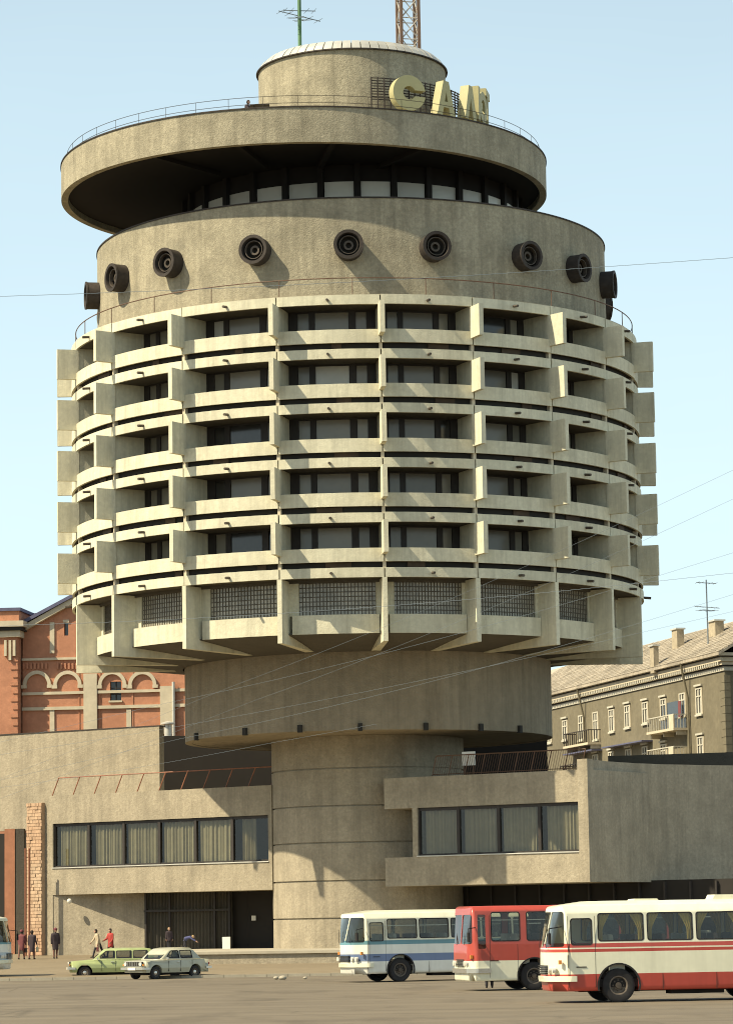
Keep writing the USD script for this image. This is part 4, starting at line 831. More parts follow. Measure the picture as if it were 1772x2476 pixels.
def bus(name, label, loc, yaw, wins, doorwin, front_style, cuts, mats, nms, curtains, L=9.2, wf=2.0, wb=6.2, top=2.93, interior='seat_cloth', seats_pale=False, rs=0.49):
    t = thing(name, label, 'bus', loc, yaw); W = 2.5; h0 = 0.34
    # side outline (x forwards is -x): raked windscreen, roof curving down at the front
    if front_style == 'round':
        side = soft(CS([(0.10, h0), (L, h0), (L - .05, 1.6), (L - .35, top - .08), (L - 1.0, top), (1.3, top), (0.42, top - .13), (0.33, top - .20), (0.03, 1.55), (0.0, 0.8)]), 0.08)
        plan = soft(CS([(0.16, -0.72), (0.0, -0.35), (0.0, 0.35), (0.16, 0.72), (0.55, W / 2), (L - .4, W / 2), (L, W / 2 - .45), (L, -W / 2 + .45), (L - .4, -W / 2), (0.55, -W / 2)]), 0.16)
        sect = soft(CS([(-W / 2 + .02, h0), (W / 2 - .02, h0), (W / 2, 0.8), (W / 2, 1.6), (W / 2 - .07, top - .32), (W / 2 - .24, top - .10), (0.6, top), (-0.6, top), (-W / 2 + .24, top - .10), (-W / 2 + .07, top - .32), (-W / 2, 1.6), (-W / 2, 0.8)]), 0.12)
    else:
        side = soft(CS([(0.05, h0), (L, h0), (L, top), (0.22, top), (0.14, top - .1), (0.0, 1.3)]), 0.07)
        plan = soft(CS([(0.0, -0.9), (0.0, 0.9), (0.28, W / 2), (L, W / 2), (L, -W / 2), (0.28, -W / 2)]), 0.12)
        sect = soft(CS([(-W / 2, h0), (W / 2, h0), (W / 2, 1.6), (W / 2 - .05, top - .15), (W / 2 - .2, top), (-W / 2 + .2, top), (-W / 2 + .05, top - .15), (-W / 2, 1.6)]), 0.09)
    out = hull3(side, plan, sect, 0)
    shell = out - (hull3(side, plan, sect, 0.05) ^ Manifold.cube((30, 10, 10)).translate((-1, -5, 0.7)))
    g0, g1 = hull3(side, plan, sect, 0.02), hull3(side, plan, sect, 0.024)
    gl_ = g0 - g1
    vols = []
    for (x0, x1, z0, z1) in wins:
        for s in (-1, 1):
            y0, y1 = (-2, -0.7) if s < 0 else (0.7, 2); vols.append(along_y(rounded(x0, x1, z0, z1, 0.09), y0, y1))
    for (x0, x1, z0, z1) in doorwin: vols.append(along_y(rounded(x0, x1, z0, z1, 0.09), -2, -0.7))
    zf0, zf1 = 1.62, top - .30
    for s in (-1, 1):
        y0, y1 = (0.03, 1.10) if s > 0 else (-1.10, -0.03)
        vols.append(along_x(rounded(y0, y1, zf0, zf1, 0.08), -0.5, 0.9))
    if front_style != 'round':
        for s in (-1, 1):
            y0, y1 = (-2, -1.16) if s < 0 else (1.16, 2); vols.append(along_y(rounded(0.33, 0.62, 1.45, zf1, .05), y0, y1))
    hole = Manifold.batch_boolean(vols, m3.OpType.Add)
    body = shell - hole
    for x in (wf, wb):
        c = Manifold.cylinder(3.2, 0.60, 0.60, 36).rotate((90, 0, 0)).translate((x, 1.6, 0.50)); body = body - c
        body = body - Manifold.cube((1.2, 3.2, 0.5)).translate((x - .6, -1.6, 0.0))
    bands(t, body, cuts, mats, nms)
    for x in (wf, wb):
        for s in (-1, 1):
            ring = (Manifold.cylinder(0.03, 0.64, 0.64, 36) - Manifold.cylinder(0.05, 0.59, 0.59, 36).translate((0, 0, -.01))).rotate((90, 0, 0)).translate((x, s * (W / 2) + 0.02, 0.50)) ^ Manifold.cube((20, 10, 5)).translate((-5, -5, h0))
            obj('wheel_arch', MB().mesh(ring), 'black_rubber', t, smooth=32)
    mb_ = MB()
    for x in (wf, wb): mb_.box((x - .7, x + .7), (-W / 2 + .45, W / 2 - .45), (0.3, 1.2))
    mb_.box((0.6, L - .3), (-W / 2 + .12, W / 2 - .12), (0.45, 0.68)); mb_.box((3.6, 5.2), (-0.9, -0.3), (0.22, 0.44)); mb_.box((1.0, L - 1), (-.35, -.2), (.3, .5)).box((1.0, L - 1), (.2, .35), (.3, .5))
    obj('chassis', mb_, 'underbody', t, smooth=False)
    for v in vols:
        # window glass: one thin sheet just inside each opening
        q = gl_ ^ v
        if q.is_empty(): continue
        m_ = q.to_mesh(); tm = trimesh.Trimesh(m_.vert_properties[:, :3], m_.tri_verts, process=True)
        c = np.array([L / 2, 0, 1.7]); d = tm.triangles_center - c; d[:, 0] = np.where(tm.triangles_center[:, 0] < 1.2, tm.triangles_center[:, 0] - 2.2, 0)
        keep = np.einsum('ij,ij->i', tm.face_normals, d) > 0.3 * np.linalg.norm(d, axis=1)
        if keep.sum() == 0: continue
        tm.update_faces(keep); tm.remove_unreferenced_vertices(); obj('window_pane', MB().mesh(tm), 'clear_glass', t, smooth=40)
    # rubber seals round the openings
    skin = hull3(side, plan, sect, -0.006) - hull3(side, plan, sect, 0.03)
    for (x0, x1, z0, z1), ys in [(w, (-2, 0)) for w in wins] + [(w, (0, 2)) for w in wins] + [(w, (-2, 0)) for w in doorwin]:
        f_ = rounded(x0, x1, z0, z1, .09) - rounded(x0 + .035, x1 - .035, z0 + .035, z1 - .035, .07)
        obj('window_seal', MB().mesh(along_y(f_, *ys) ^ skin), 'black_rubber', t, smooth=False)
        if not curtains and (x0, x1, z0, z1) in wins:
            y_ = -W / 2 + .075 if ys[0] < 0 else W / 2 - .1
            obj('window_bar', MB().box((x0 + .03, x1 - .03), (y_, y_ + .02), (z1 - .30, z1 - .27)), 'chrome', t)
    # inside: floor, seats, curtains
    obj('inner_floor', MB().box((0.6, L - .3), (-1.1, 1.1), (0.70, 0.85)), 'underbody', t)
    x = 1.9; i_ = 0
    while x < L - .8:
        for s in (-0.66, 0.66):
            st_ = MB().mesh(along_y(soft(CS([(x - .12, 0.9), (x + .32, 0.9), (x + .32, 1.32), (x + .06, 1.34), (x - .02, 1.95), (x - .12, 1.97)]), .03), s - .42, s + .42))
            obj('seat', st_, 'seat_pale' if (seats_pale and i_ % 3 == 0) else interior, t, smooth=40)
        x += 0.78; i_ += 1
    obj('steering_wheel', MB().mesh(trimesh.creation.torus(0.24, 0.02, major_sections=20, minor_sections=6).apply_transform(trimesh.transformations.rotation_matrix(0.9, (0, 1, 0))).apply_translation((0.9, -0.6, 1.62))), 'underbody', t)
    if curtains:
        for (x0, x1, z0, z1) in wins:
            for yy in (-1.12, 1.12):
                for e, dr in ((x0 + .03, 1), (x1 - .03, -1)):
                    V = []; m = 14; nz_ = 8
                    for j in range(nz_ + 1):
                        f = j / nz_; wid = 0.13 + (0.27 if e == x1 - .03 else 0.24) * max(0, (f - 0.42) / 0.58) ** 1.1
                        for q in range(m + 1): V.append((e + dr * wid * q / m, yy + 0.025 * math.sin(q * 1.35), z0 + .02 + (z1 - z0 - .03) * f))
                    Fc = [(j * (m + 1) + q, j * (m + 1) + q + 1, (j + 1) * (m + 1) + q + 1, (j + 1) * (m + 1) + q) for j in range(nz_) for q in range(m)]
                    obj('curtain', MB().add(V, Fc), curtains, t, smooth=True)
    # front: bumper, lamps, door outline, mirror, wipers
    obj('bumper', MB().mesh((hull3(side, plan, sect, -0.07) - hull3(side, plan, sect, 0.0)) ^ Manifold.cube((1.05, 4, 0.16)).translate((-.3, -2, 0.62))), 'paint_cream' if front_style == 'round' else 'chrome', t, smooth=32)
    for s in (-1, 1):
        for k, y in enumerate((0.62, 0.88)):
            px_ = 0.10 + (0.06 if y > .8 else 0) if front_style == 'round' else 0.02
            c = trimesh.creation.cylinder(0.09, 0.10, sections=18); c.apply_transform(trimesh.transformations.rotation_matrix(PI / 2, (0, 1, 0))); c.apply_translation((px_, s * y, 0.95)); obj('headlight', MB().mesh(c), 'lamp_glass', t, smooth=40)
        c = trimesh.creation.box((0.08, 0.12, 0.12)); c.apply_translation((0.30 if front_style == 'round' else 0.12, s * 1.1, 1.18)); obj('indicator', MB().mesh(c), 'lamp_orange', t)
    gr2 = MB()
    for k in range(5): gr2.box((-0.03 if front_style == 'round' else -0.02, 0.1), (-0.5, 0.5), (0.84 + k * .055, 0.87 + k * .055))
    obj('grille', gr2, 'seam_dark', t, smooth=False)
    mr = MB().tube([(0.35, -1.15, 2.2), (-0.05, -1.4, 2.15), (-0.05, -1.42, 1.95)], 0.018, 5).box((-0.09, -0.03), (-1.52, -1.34), (1.7, 2.02)); obj('mirror', mr, 'underbody', t)
    wp = MB()
    for y in (-.55, .5): wp.tube([(0.0 + .02, y, 1.6), (0.12, y + .25, 2.15)], 0.012, 4)
    obj('wiper', wp, 'underbody', t)
    for x, z0, z1 in (((0.52, .45, 2.5), (1.32, .45, 2.5)) if front_style == 'round' else ((0.75, .45, 2.6), (1.75, .45, 1.6))) + ((3.3, h0 + .02, .83), (4.9, h0 + .02, .83)):
        obj('panel_seam', MB().box((x - .005, x + .005), (-W / 2 - .003, -W / 2 + .02), (z0, z1)), 'seam_dark', t)
    obj('door_handle', MB().box((0.75, 1.05), (-W / 2 - .012, -W / 2 + .02), (1.02, 1.05)), 'seam_dark', t)
    for x, s in ((wf, -1), (wf, 1), (wb, -1), (wb, 1)): wheel(t, x, s * (W / 2 - .20), rs, 0.28, s)
    return t
LAZW = [(1.41 + k * 1.46, 1.41 + k * 1.46 + 1.37, 1.76, 2.58) for k in range(5)]
LAZD = [(0.60, 1.25, 1.66, 2.44)]
def place(px, py, yaw, wx, z=0.0):
    """vehicle origin so that the near front wheel (wx behind the front) touches the ground at the pixel"""
    p = onground(px, py, z); c, s = math.cos(yaw), math.sin(yaw); lx, ly = wx, -1.05
    return (p[0] - (c * lx - s * ly), p[1] - (s * lx + c * ly), z)
W_ = ['paint_red', 'paint_cream', 'paint_red', 'paint_cream', 'paint_red', 'paint_cream']
yaw = rad(8)
def hatches(t, xs, mt='paint_cream', top=2.93):
    for x, w, h in xs: obj('roof_hatch', MB().mesh(along_y(soft(CS([(x, top - .1), (x + w, top - .1), (x + w - .12, top + h), (x + .12, top + h)]), .02), -.45, .45)), mt, t, smooth=30)
b1 = bus('city_bus', 'cream bus with red skirt, red waist stripes and yellow curtains, nearest at right', place(1496, 2425, yaw, 2.02), yaw, LAZW, LAZD, 'round',
    [2.86 - 2.86 + 0.83], ['paint_red', 'paint_cream'], ['lower_skirt', 'body'], 'yellow_curtain') if False else None
def lazbus(label, loc, yaw, low, mid, mids, waist, curtains, pale):
    """mids: heights of the stripes (z0, z1, paint) cut out of the body"""
    cuts, mats_, nms = [], [], []
    for z1, mt, nm in reversed(mids): cuts.append(z1); mats_.append(mt); nms.append(nm)
    return bus('city_bus', label, loc, yaw, LAZW, LAZD, 'round', cuts_sorted(mids), [m for _, m, _ in mids] + ['paint_cream'], [n for _, _, n in mids] + ['body'], curtains, seats_pale=pale)
def cuts_sorted(mids): return [z for z, _, _ in mids]
def bands(parent, solid, cuts, mats, names_):
    rest = solid
    for i, mt in enumerate(mats):
        if i < len(cuts): above, part = rest.split_by_plane((0, 0, 1), cuts[i]); rest = above
        else: part = rest
        if not part.is_empty(): obj(names_[i], MB().mesh(part), mt, parent, smooth=32)
b1 = lazbus('cream bus with red skirt, red waist stripes and yellow curtains, nearest at right', place(1496, 2425, rad(8), 2.02), rad(8), None, None,
            [(0.83, 'paint_red', 'lower_skirt'), (1.46, 'paint_cream', 'side_panel'), (1.55, 'paint_red', 'waist_stripe'), (1.59, 'paint_cream', 'waist_band'), (1.71, 'paint_red', 'waist_stripe')], None, 'yellow_curtain', True)
hatches(b1, [(2.6, 0.9, .05), (5.0, 1.5, .14)])
b2 = lazbus('white bus with blue side stripe and teal waist line, left of the red bus', place(966, 2375, rad(25), 2.02), rad(25), None, None,
            [(0.85, 'paint_white', 'lower_skirt'), (1.15, 'paint_blue', 'side_stripe'), (1.53, 'paint_white', 'side_panel'), (1.70, 'paint_teal', 'waist_stripe')], None, None, True)
b3 = bus('city_bus', 'red bus with white lower half between the two cream buses', place(1290, 2395, rad(13), 2.35), rad(13),
         [(0.80, 1.86, 1.70, 2.72)] + [(2.08 + k * 1.75, 2.08 + k * 1.75 + 1.62, 1.70, 2.72) for k in range(4)], [], 'flat', [1.04], ['paint_cream', 'paint_orange_red'], ['lower_body', 'upper_body'], None, L=10.5, wf=2.35, wb=7.6, top=2.93, seats_pale=True)
yl = rad(180 - 6); zl = pav(149)
pl_ = at(24, 2356, 150.6); b4 = lazbus('pale blue and white bus with only its front corner showing at the left edge', (pl_[0], 150.6, pav(150)), yl, None, None,
            [(0.72, 'paint_white', 'lower_skirt'), (1.15, 'paint_pale_blue', 'side_stripe'), (1.53, 'paint_white', 'side_panel'), (1.70, 'paint_teal', 'waist_stripe')], None, None, False)

def car(name, label, loc, yaw, prof, green, paint, L, W=1.61, wf=0.72, wb=3.14, r=0.29, wins=(), seat='seat_cloth', plate=True, belt=0.86):
    """prof: body side outline up to the beltline; green: cabin outline"""
    t = thing(name, label, 'car', loc, yaw)
    plan = soft(CS([(0.0, -0.55), (0.0, 0.55), (0.12, W / 2 - .04), (0.6, W / 2), (L - .6, W / 2), (L - .06, W / 2 - .07), (L, 0.5), (L, -0.5), (L - .06, -W / 2 + .07), (L - .6, -W / 2), (0.6, -W / 2), (0.12, -W / 2 + .04)]), .08)
    sect = soft(CS([(-W / 2 + .08, 0.2), (W / 2 - .08, 0.2), (W / 2, 0.5), (W / 2 - .02, belt), (W / 2 - .17, 1.30), (W / 2 - .27, 1.40), (0.3, 1.46), (-0.3, 1.46), (-W / 2 + .27, 1.40), (-W / 2 + .17, 1.30), (-W / 2 + .02, belt), (-W / 2, 0.5)]), .04)
    low = hull3(soft(CS(prof), .035), plan, sect, 0)
    gs = soft(CS(green), .05)
    cab = hull3(gs, plan, sect, 0); shell = cab - hull3(gs, plan, sect, 0.04)
    vols = [along_y(rounded(x0, x1, belt + .05, 1.30, .05) ^ gs.offset(-.10, JoinType.Round), y0, y1) for (x0, x1) in wins for (y0, y1) in ((-2, -.3), (.3, 2))]
    xf, xr = green[0][0], green[1][0]
    xm = (wins[0][0] + wins[-1][1]) / 2
    vols += [along_x(rounded(-.60, .60, belt + .06, 1.32, .07), xf - .1, wins[0][0] - .04), along_x(rounded(-.58, .58, belt + .08, 1.31, .07), wins[-1][1] + .04, xr + .2)]
    cabw = shell - Manifold.batch_boolean(vols, m3.OpType.Add)
    cabw = cabw ^ Manifold.cube((9, 9, 2)).translate((-1, -4, belt + .0015))
    for x in (wf, wb):
        low = low - Manifold.cylinder(2.4, r + .075, r + .075, 32).rotate((90, 0, 0)).translate((x, 1.2, r + .01)) - Manifold.cube((2 * r + .15, 2.4, r)).translate((x - r - .075, -1.2, 0))
    obj('body', MB().mesh(low), paint, t, smooth=32); obj('cabin', MB().mesh(cabw), paint, t, smooth=32)
    gl_ = hull3(gs, plan, sect, 0.015) - hull3(gs, plan, sect, 0.02)
    skin = hull3(gs, plan, sect, -0.004) - hull3(gs, plan, sect, 0.03)
    for (x0, x1) in wins:
        c_ = rounded(x0, x1, belt + .05, 1.30, .05) ^ gs.offset(-.10, JoinType.Round)
        for ys in ((-2, 0), (0, 2)): obj('window_seal', MB().mesh(along_y(c_.offset(.012, JoinType.Round) - c_.offset(-.028, JoinType.Round), *ys) ^ skin), 'black_rubber', t, smooth=False)
    c_ = rounded(-.60, .60, belt + .06, 1.32, .07); obj('window_seal', MB().mesh(along_x(c_ - c_.offset(-.035, JoinType.Round), xf - .1, wins[0][0] - .04) ^ skin), 'black_rubber', t, smooth=False)
    for v in vols:
        q = gl_ ^ v
        if q.is_empty(): continue
        m_ = q.to_mesh(); tm = trimesh.Trimesh(m_.vert_properties[:, :3], m_.tri_verts, process=True)
        d = tm.triangles_center - np.array([xm, 0, 1.0]); tm.update_faces(np.einsum('ij,ij->i', tm.face_normals, d) > 0.05)
        if len(tm.faces): tm.remove_unreferenced_vertices(); obj('window_pane', MB().mesh(tm), 'clear_glass', t, smooth=40)
    obj('underbody', MB().box((0.4, L - .4), (-.55, .55), (0.18, 0.34)).box((wf - .36, wf + .36), (-.5, .5), (.2, .62)).box((wb - .36, wb + .36), (-.5, .5), (.2, .62)), 'underbody', t)
    for x in (1.75, 2.55):
        for y in (-.36, .36): obj('seat', MB().mesh(along_y(soft(CS([(x, .45), (x + .5, .45), (x + .62, 1.0), (x + .52, 1.02), (x + .4, .6), (x, .58)]), .03), y - .26, y + .26)), seat, t, smooth=40)
    obj('steering_wheel', MB().mesh(trimesh.creation.torus(0.18, 0.016, major_sections=18, minor_sections=6).apply_transform(trimesh.transformations.rotation_matrix(1.1, (0, 1, 0))).apply_translation((1.62, -.36, .95))), 'underbody', t)
    for x0, x1, z in ((-.09, .10, .44), (L - .10, L + .09, .44)):
        ends = MB().box((x0, x1 - .08) if x0 < 0 else (x0 + .08, x1), (-.76, .76), (z, z + .11))
        for s in (-1, 1): ends.frame((0, 0, 0), (1, 0, 0), (0, 1, 0), UPV, ((x0 + .03, .28) if x0 < 0 else (L - .28, x1 - .03)), sorted((s * .765, s * .835)), (z + .005, z + .105))
        obj('bumper', ends, 'chrome', t, smooth=False)
    gl2 = MB().box((-.012, .05), (-.64, .64), (.60, .80)); obj('grille', gl2, 'seam_dark', t)
    gb = MB()
    for k in range(9): gb.box((-.022, -.012), (-.5 + k * .125 - .01, -.5 + k * .125 + .01), (.61, .79))
    gb.box((-.02, -.005), (-.66, .66), (.80, .82)).box((-.02, -.005), (-.66, .66), (.585, .60)); obj('grille_trim', gb, 'chrome', t, smooth=False)
    for s in (-1, 1):
        c = trimesh.creation.cylinder(.088, .06, sections=20); c.apply_transform(trimesh.transformations.rotation_matrix(PI / 2, (0, 1, 0))); c.apply_translation((-.02, s * .53, .70)); obj('headlight', MB().mesh(c), 'lamp_glass', t, smooth=40)
        obj('tail_light', MB().box((L - .03, L + .015), sorted((s * .45, s * .70)), (.62, .72)), 'paint_red', t)
        obj('indicator', MB().box((-.015, .03), sorted((s * .66, s * .73)), (.62, .70)), 'lamp_orange', t)
    if plate: obj('number_plate', MB().box((-.115, -.092), (-.26, .26), (.43, .54)), 'notice_white', t)
    for xh in (wins[0][1] - .1, wins[-1][1] - .15):
        obj('door_handle', MB().box((xh - .09, xh + .06), (-W / 2 - .02, -W / 2 + .02), (.765, .79)), 'chrome', t)
    for x in (wins[0][0] + .06, wins[0][1] + .03, wins[-1][1] - .05): obj('door_seam', MB().box((x - .005, x + .005), (-W / 2 - .002, -W / 2 + .03), (.34, .84)), 'seam_dark', t)
    obj('mirror', MB().box((1.30, 1.36), (-W / 2 - .13, -W / 2 + .01), (.90, .99)), 'chrome', t)
    for x, s in ((wf, -1), (wf, 1), (wb, -1), (wb, 1)): wheel(t, x, s * (W / 2 - .13), r, .165, s, hub='hub_chrome')
    return t
def cplace(px, py, yaw, wx, z=0.0, half=.72):
    p = onground(px, py, z); c, s = math.cos(yaw), math.sin(yaw); return (p[0] - (c * wx + s * half), p[1] - (s * wx - c * half), z)
cprof = [(0.02, .30), (4.05, .28), (4.07, .50), (4.04, .86), (3.15, .93), (2.9, .9), (1.3, .9), (1.05, .895), (0.10, .83), (0.0, .62)]
cgreen = [(1.05, .85), (3.55, .85), (3.02, 1.40), (2.5, 1.44), (2.0, 1.43), (1.68, 1.38)]
cy = rad(45)
car('parked_car', 'ivory four door saloon with chrome grille, parked in front of the green car', cplace(376, 2369, cy, .72), cy, cprof, cgreen, 'paint_ivory', 4.07, wins=[(1.42, 2.18), (2.26, 2.98)])
eprof = [(0.02, .30), (4.10, .28), (4.12, .50), (4.08, .86), (3.6, .9), (1.3, .9), (1.05, .895), (0.10, .82), (0.0, .62)]
egreen = [(1.05, .85), (4.05, .85), (3.86, 1.38), (3.5, 1.43), (2.0, 1.43), (1.68, 1.38)]
gy = rad(7)
car('parked_car', 'light green estate car partly hidden behind the ivory saloon', cplace(205, 2368, gy, .72), gy, eprof, egreen, 'paint_green', 4.12, wins=[(1.45, 2.15), (2.23, 2.95), (3.03, 3.72)])

# ------------------------------------------------------------------ people
def capsule(a, b, ra, rb):
    def sp(p, r): return Manifold.sphere(r, 12).translate(tuple(float(x) for x in p))
    return Manifold.batch_hull([sp(a, ra), sp(b, rb)])
def smoothed(parts, it=4, length=0.05):
    m = Manifold.batch_boolean(parts, m3.OpType.Add).refine_to_length(length); q = m.to_mesh()
    t = trimesh.Trimesh(q.vert_properties[:, :3], q.tri_verts, process=True); trimesh.smoothing.filter_taubin(t, iterations=it); return t
def person(label, loc, rz, h=1.68, lean=0.0, step=0.25, arms=((0.06, 0.1), (-0.06, 0.1)), coat='coat_dark', legs='stockings', hair='hair_dark', hat=None, hem=0.42, bag=None, group=None, bend=0.0):
    """figure looking to -y before turning; lean forwards (radians); arms: (swing, bend) per side; hem: height of the coat's lower edge"""
    t = thing('person', label, 'person', loc, rz, group); k = h / 1.70
    def P(x, y, z):
        if z > 0.92:                         # bends at the hip
            dz = z - 0.92; a = lean; y, z = y * math.cos(a) - dz * math.sin(a), 0.92 + dz * math.cos(a) + y * math.sin(a)
        return np.array([x, y, z]) * k
    parts = []; hipz = 0.92; 
    legsM = []
    for s, st in ((-1, step), (1, -step)):
        hip, kn, an = P(s * .09, 0, .90), P(s * .10, -st * .55 - bend * .25, .50 - bend * .1), P(s * .10, -st * .9 + (0.06 if st < 0 else 0), .09)
        legsM += [capsule(hip, kn, .085 * k, .058 * k), capsule(kn, an, .056 * k, .038 * k)]
        toe = an + np.array([0, -.14 * k, -.05 * k]); parts.append(capsule(an + np.array([0, .03, -.045 * k]), toe, .042 * k, .034 * k))
    shoes = parts; parts = list(legsM)
    neck, chest, waist = P(0, 0.0, 1.46), P(0, 0, 1.28), P(0, 0, 1.05)
    parts += [Manifold.batch_hull([Manifold.sphere(.10 * k, 12).translate(tuple(P(sx * .10, 0, 1.34))) for sx in (-1, 1)] + [Manifold.sphere(.10 * k, 12).translate(tuple(P(sx * .07, 0, .95))) for sx in (-1, 1)])]
    parts += [capsule(neck, P(0, -.01, 1.52), .052 * k, .05 * k)]
    hc = P(0, -.02, 1.60)
    head = Manifold.sphere(.1 * k, 18).scale((.80, .96, 1.16)).translate(tuple(hc)); parts.append(head)
    parts.append(capsule(hc + np.array([0, -.088, -.005]) * k, hc + np.array([0, -.112, -.03]) * k, .012 * k, .016 * k))
    parts.append(capsule(hc + np.array([-.02, -.085, -.06]) * k, hc + np.array([.02, -.085, -.06]) * k, .012 * k, .012 * k))
    for s in (-1, 1): parts.append(capsule(hc + np.array([s * .078, 0, .0]) * k, hc + np.array([s * .082, .005, -.035]) * k, .016 * k, .013 * k))
    sleeves = []; hands = []
    for s, (sw, bd) in ((-1, arms[0]), (1, arms[1])):
        sh = P(s * .185, 0, 1.38); el = sh + np.array([s * .045, -math.sin(sw) * .28, -math.cos(sw) * .28]) * k; a2 = sw + bd
        wr = el + np.array([s * .0, -math.sin(a2) * .25, -math.cos(a2) * .25]) * k
        parts += [capsule(sh, el, .045 * k, .036 * k), capsule(el, wr, .034 * k, .025 * k)]
        d = (wr - el) / np.linalg.norm(wr - el); side = np.array([0, 1.0, 0]) if abs(d[1]) < .8 else np.array([0, 0, 1.0]); side = side - d * np.dot(side, d); side /= np.linalg.norm(side)
        pm = wr + d * .08 * k; parts.append(Manifold.batch_hull([Manifold.sphere(.02 * k, 8).translate(tuple(wr))] + [Manifold.sphere(.014 * k, 8).translate(tuple(pm + side * q * k)) for q in (-.03, .03)]))
        cv_ = np.cross(d, side)
        for q, ln in ((-.03, .062), (-.01, .075), (.01, .07), (.03, .055)):
            f0 = pm + side * q * k; f1 = f0 + (d * .6 + cv_ * -.1 * s) * ln * k; f2 = f1 + (d * .45 + cv_ * -.35 * s) * ln * k
            parts += [capsule(f0, f1, .010 * k, .009 * k), capsule(f1, f2, .009 * k, .008 * k)]
        parts.append(capsule(wr + d * .03 * k - side * .02 * k, wr + d * .06 * k - side * .06 * k, .012 * k, .009 * k))
        sleeves += [capsule(sh, el, .068 * k, .06 * k), capsule(el, wr - d * .01, .06 * k, .05 * k)]; hands.append(wr + d * .12 * k)
    obj('body', MB().mesh(smoothed(parts, 2, 0.03)), 'skin', t, smooth=True)
    obj('legwear', MB().mesh(smoothed([m.scale((1, 1, 1)) for m in [capsule(P(s * .09, 0, .92), P(s * .10, -st * .55 - bend * .25, .50 - bend * .1), .095 * k, .068 * k) for s, st in ((-1, step), (1, -step))] + [capsule(P(s * .10, -st * .55 - bend * .25, .50 - bend * .1), P(s * .10, -st * .9 + (0.06 if st < 0 else 0), .10), .068 * k, .05 * k) for s, st in ((-1, step), (1, -step))]], 2, 0.05)), legs, t, smooth=True)
    obj('shoes', MB().mesh(smoothed(shoes, 2, 0.04)), 'shoe_black', t, smooth=True)
    hw_ = .17 + (.07 if hem < .7 else .0)
    skirt = Manifold.batch_hull([Manifold.sphere(.115 * k, 12).translate(tuple(P(sx * .085, 0, .98))) for sx in (-1, 1)] + [Manifold.cylinder(.02, .14 * k, .14 * k, 16).scale((1.25 if hem < .7 else 1.15, 1.0 + step * .5, 1)).translate((0, (-.02 - bend * .1) * k, hem * k))])
    top_ = [Manifold.batch_hull([Manifold.sphere(.115 * k, 12).translate(tuple(P(sx * .115, 0, 1.34))) for sx in (-1, 1)] + [Manifold.sphere(.118 * k, 12).translate(tuple(P(sx * .075, 0, .98))) for sx in (-1, 1)]), skirt, capsule(P(0, .01, 1.40), P(0, .0, 1.47), .085 * k, .068 * k)]
    obj('coat', MB().mesh(smoothed(top_ + sleeves, 3, 0.04)), coat, t, smooth=True)
    cap_ = (Manifold.sphere(.112 * k, 18).scale((.84, 1.0, 1.14)).translate(tuple(hc + np.array([0, .012, .012]) * k)) - Manifold.cube((.4, .2, .26)).translate((hc[0] - .2, hc[1] - .2 - .035 * k, hc[2] - .215 * k)))
    obj('hair', MB().mesh(cap_), hair, t, smooth=40)
    if hat:
        hm = Manifold.sphere(.128 * k, 18).scale((.88, 1.02, .9)).translate(tuple(hc + np.array([0, .01, .05]) * k)) ^ Manifold.cube((1, 1, 1)).translate((-.5, hc[1] - .5, hc[2] + .02 * k))
        obj('hat', MB().mesh(hm), hat, t, smooth=40)
    if bag:
        hb = hands[bag[0]]; bt = thing(bag[2], bag[3], 'bag', (0, 0, 0)); c, s = math.cos(rz), math.sin(rz)
        w = np.array([c * hb[0] - s * hb[1], s * hb[0] + c * hb[1], hb[2]]) + np.asarray(loc)
        UsdGeom.XformCommonAPI(bt) ; bt.GetAttribute('xformOp:translate').Set(Gf.Vec3d(*map(float, w)))
        bm = Manifold.cube((.12, .34, .26), True).translate((0, 0, -.22)); obj('pouch', MB().mesh(bm), bag[1], bt); obj('strap', MB().tube([(0, -.12, -.10), (0, -.05, .02), (0, .05, .02), (0, .12, -.10)], .012, 5), bag[1], bt)
    return t
def stand(px, py, y=None):
    """a spot on the sloping forecourt seen at the pixel"""
    r = ray(px, py); f = lambda t: EYE + r[2] * t - pav(r[1] * t); lo_, hi_ = 100.0, 260.0
    for _ in range(60):
        m = (lo_ + hi_) / 2
        if f(m) > 0: lo_ = m
        else: hi_ = m
    return (r[0] * lo_, r[1] * lo_, pav(r[1] * lo_))
person('person in maroon coat and dark hat walking away, leftmost on the forecourt', stand(52, 2321), rad(170), 1.68, .06, .22, ((.1, .2), (.25, .3)), 'coat_maroon', 'stockings', 'hair_dark', 'hat_maroon', .52, (0, 'bag_dark', 'shoulder_bag', 'dark bag in the hand of the maroon coated person'))
person('person in long dark coat beside the maroon coat, left by the brick pier', stand(77, 2321), rad(160), 1.66, .03, .12, ((.1, .6), (0, .1)), 'coat_dark', 'stockings', 'hair_dark', None, .45, (0, 'bag_pale', 'hand_bag', 'small pale bag held by the dark coated person'))
person('person in dark coat walking alone in front of the oblique porch wall', stand(134, 2319), rad(20), 1.74, .0, .06, ((.0, .1), (.0, .1)), 'coat_dark', 'stockings', 'hair_dark', 'hat_maroon', .50)
person('person in beige coat leaning forward while walking left of the red coat', stand(238, 2317), rad(-70), 1.66, .22, .34, ((.4, .3), (-.1, .2)), 'coat_beige', 'trousers_dark', 'hair_dark', None, .62, (1, 'coat_maroon', 'carried_bag', 'dark purple bag carried by the beige coated person'))
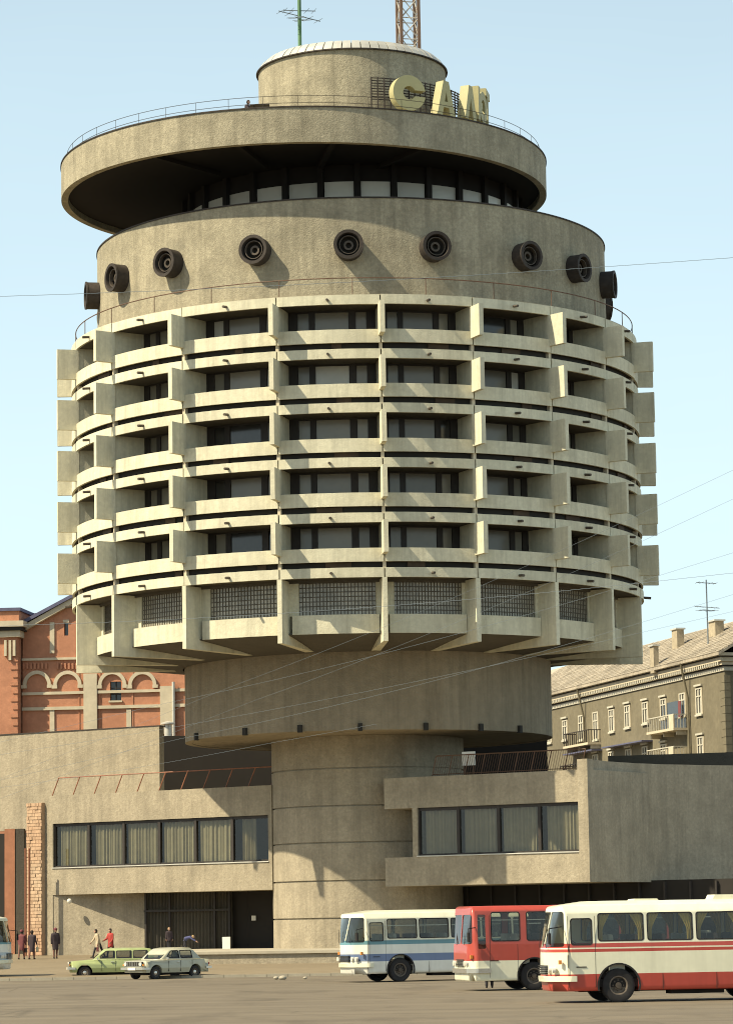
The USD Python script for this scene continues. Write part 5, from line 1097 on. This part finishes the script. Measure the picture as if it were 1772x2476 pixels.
person('person in bright red coat walking behind the green car roof', stand(268, 2316), rad(-40), 1.66, .05, .2, ((.3, .9), (.1, .6)), 'coat_red', 'trousers_dark', 'hair_dark', None, .60)
q = at(409, 2300, 178.0); q[2] = zpl
person('child with fair hair in dark jacket standing on the entrance platform', q, rad(15), 1.30, .0, .05, ((.0, .2), (.0, .2)), 'coat_dark', 'trousers_dark', 'hair_fair', None, .72)
q = at(447, 2300, 177.0); q[2] = zpl
person('child in blue jacket bending far down beside the entrance curtain', q, rad(80), 1.25, 1.35, .12, ((.9, .2), (.8, .2)), 'jacket_blue', 'trousers_dark', 'hair_fair', None, .74)
q = onground(1186, 2392)
person('person standing behind the red bus, only dark trousered legs showing under it', (q[0], q[1] + 1.2, 0), rad(180), 1.74, .0, .05, ((.0, .1), (.0, .1)), 'coat_dark', 'trousers_dark', 'hair_dark', None, .8)
q = at(597, 256, 171.2); q[2] = dtop - 0.15
person('tiny person in dark clothes standing on the roof disc beside the turret', q, rad(60), 1.72, .12, .08, ((.7, .5), (.5, .5)), 'coat_dark', 'trousers_dark', 'hair_dark', None, .8)
tb = thing('folding_table', 'small dark folding table beside the person on the roof disc', 'table', (q[0] + 0.8, 168.7, dtop - 0.15))
obj('table_top', MB().box((-.55, .55), (-.3, .3), (.72, .76)), 'rusty_iron', tb)
for s in (-1, 1): obj('leg', MB().tube([(s * .5, -.25, 0), (s * .3, .25, .72)], .025, 5).tube([(s * .5, .25, 0), (s * .3, -.25, .72)], .025, 5), 'rusty_iron', tb)

# small loose stones by the kerb
for i, (px, dx) in enumerate(((668, .11), (684, .14), (738, .08))):
    p = onground(px, 2370); m_ = trimesh.creation.icosphere(2, dx); m_.vertices *= 1 + 0.35 * meshkit.noise(m_.vertices * 6 + i * 9)[:, None]; m_.vertices[:, 2] *= .6
    m_.apply_translation((p[0], p[1] - .2, .08)); tag(obj('stone', MB().mesh(m_), 'kerb_stone', smooth=20), ['pale stone by the kerb, leftmost of three', 'largest pale stone by the kerb, in the middle', 'smallest pale stone by the kerb, nearest the white bus'][i], 'stone')
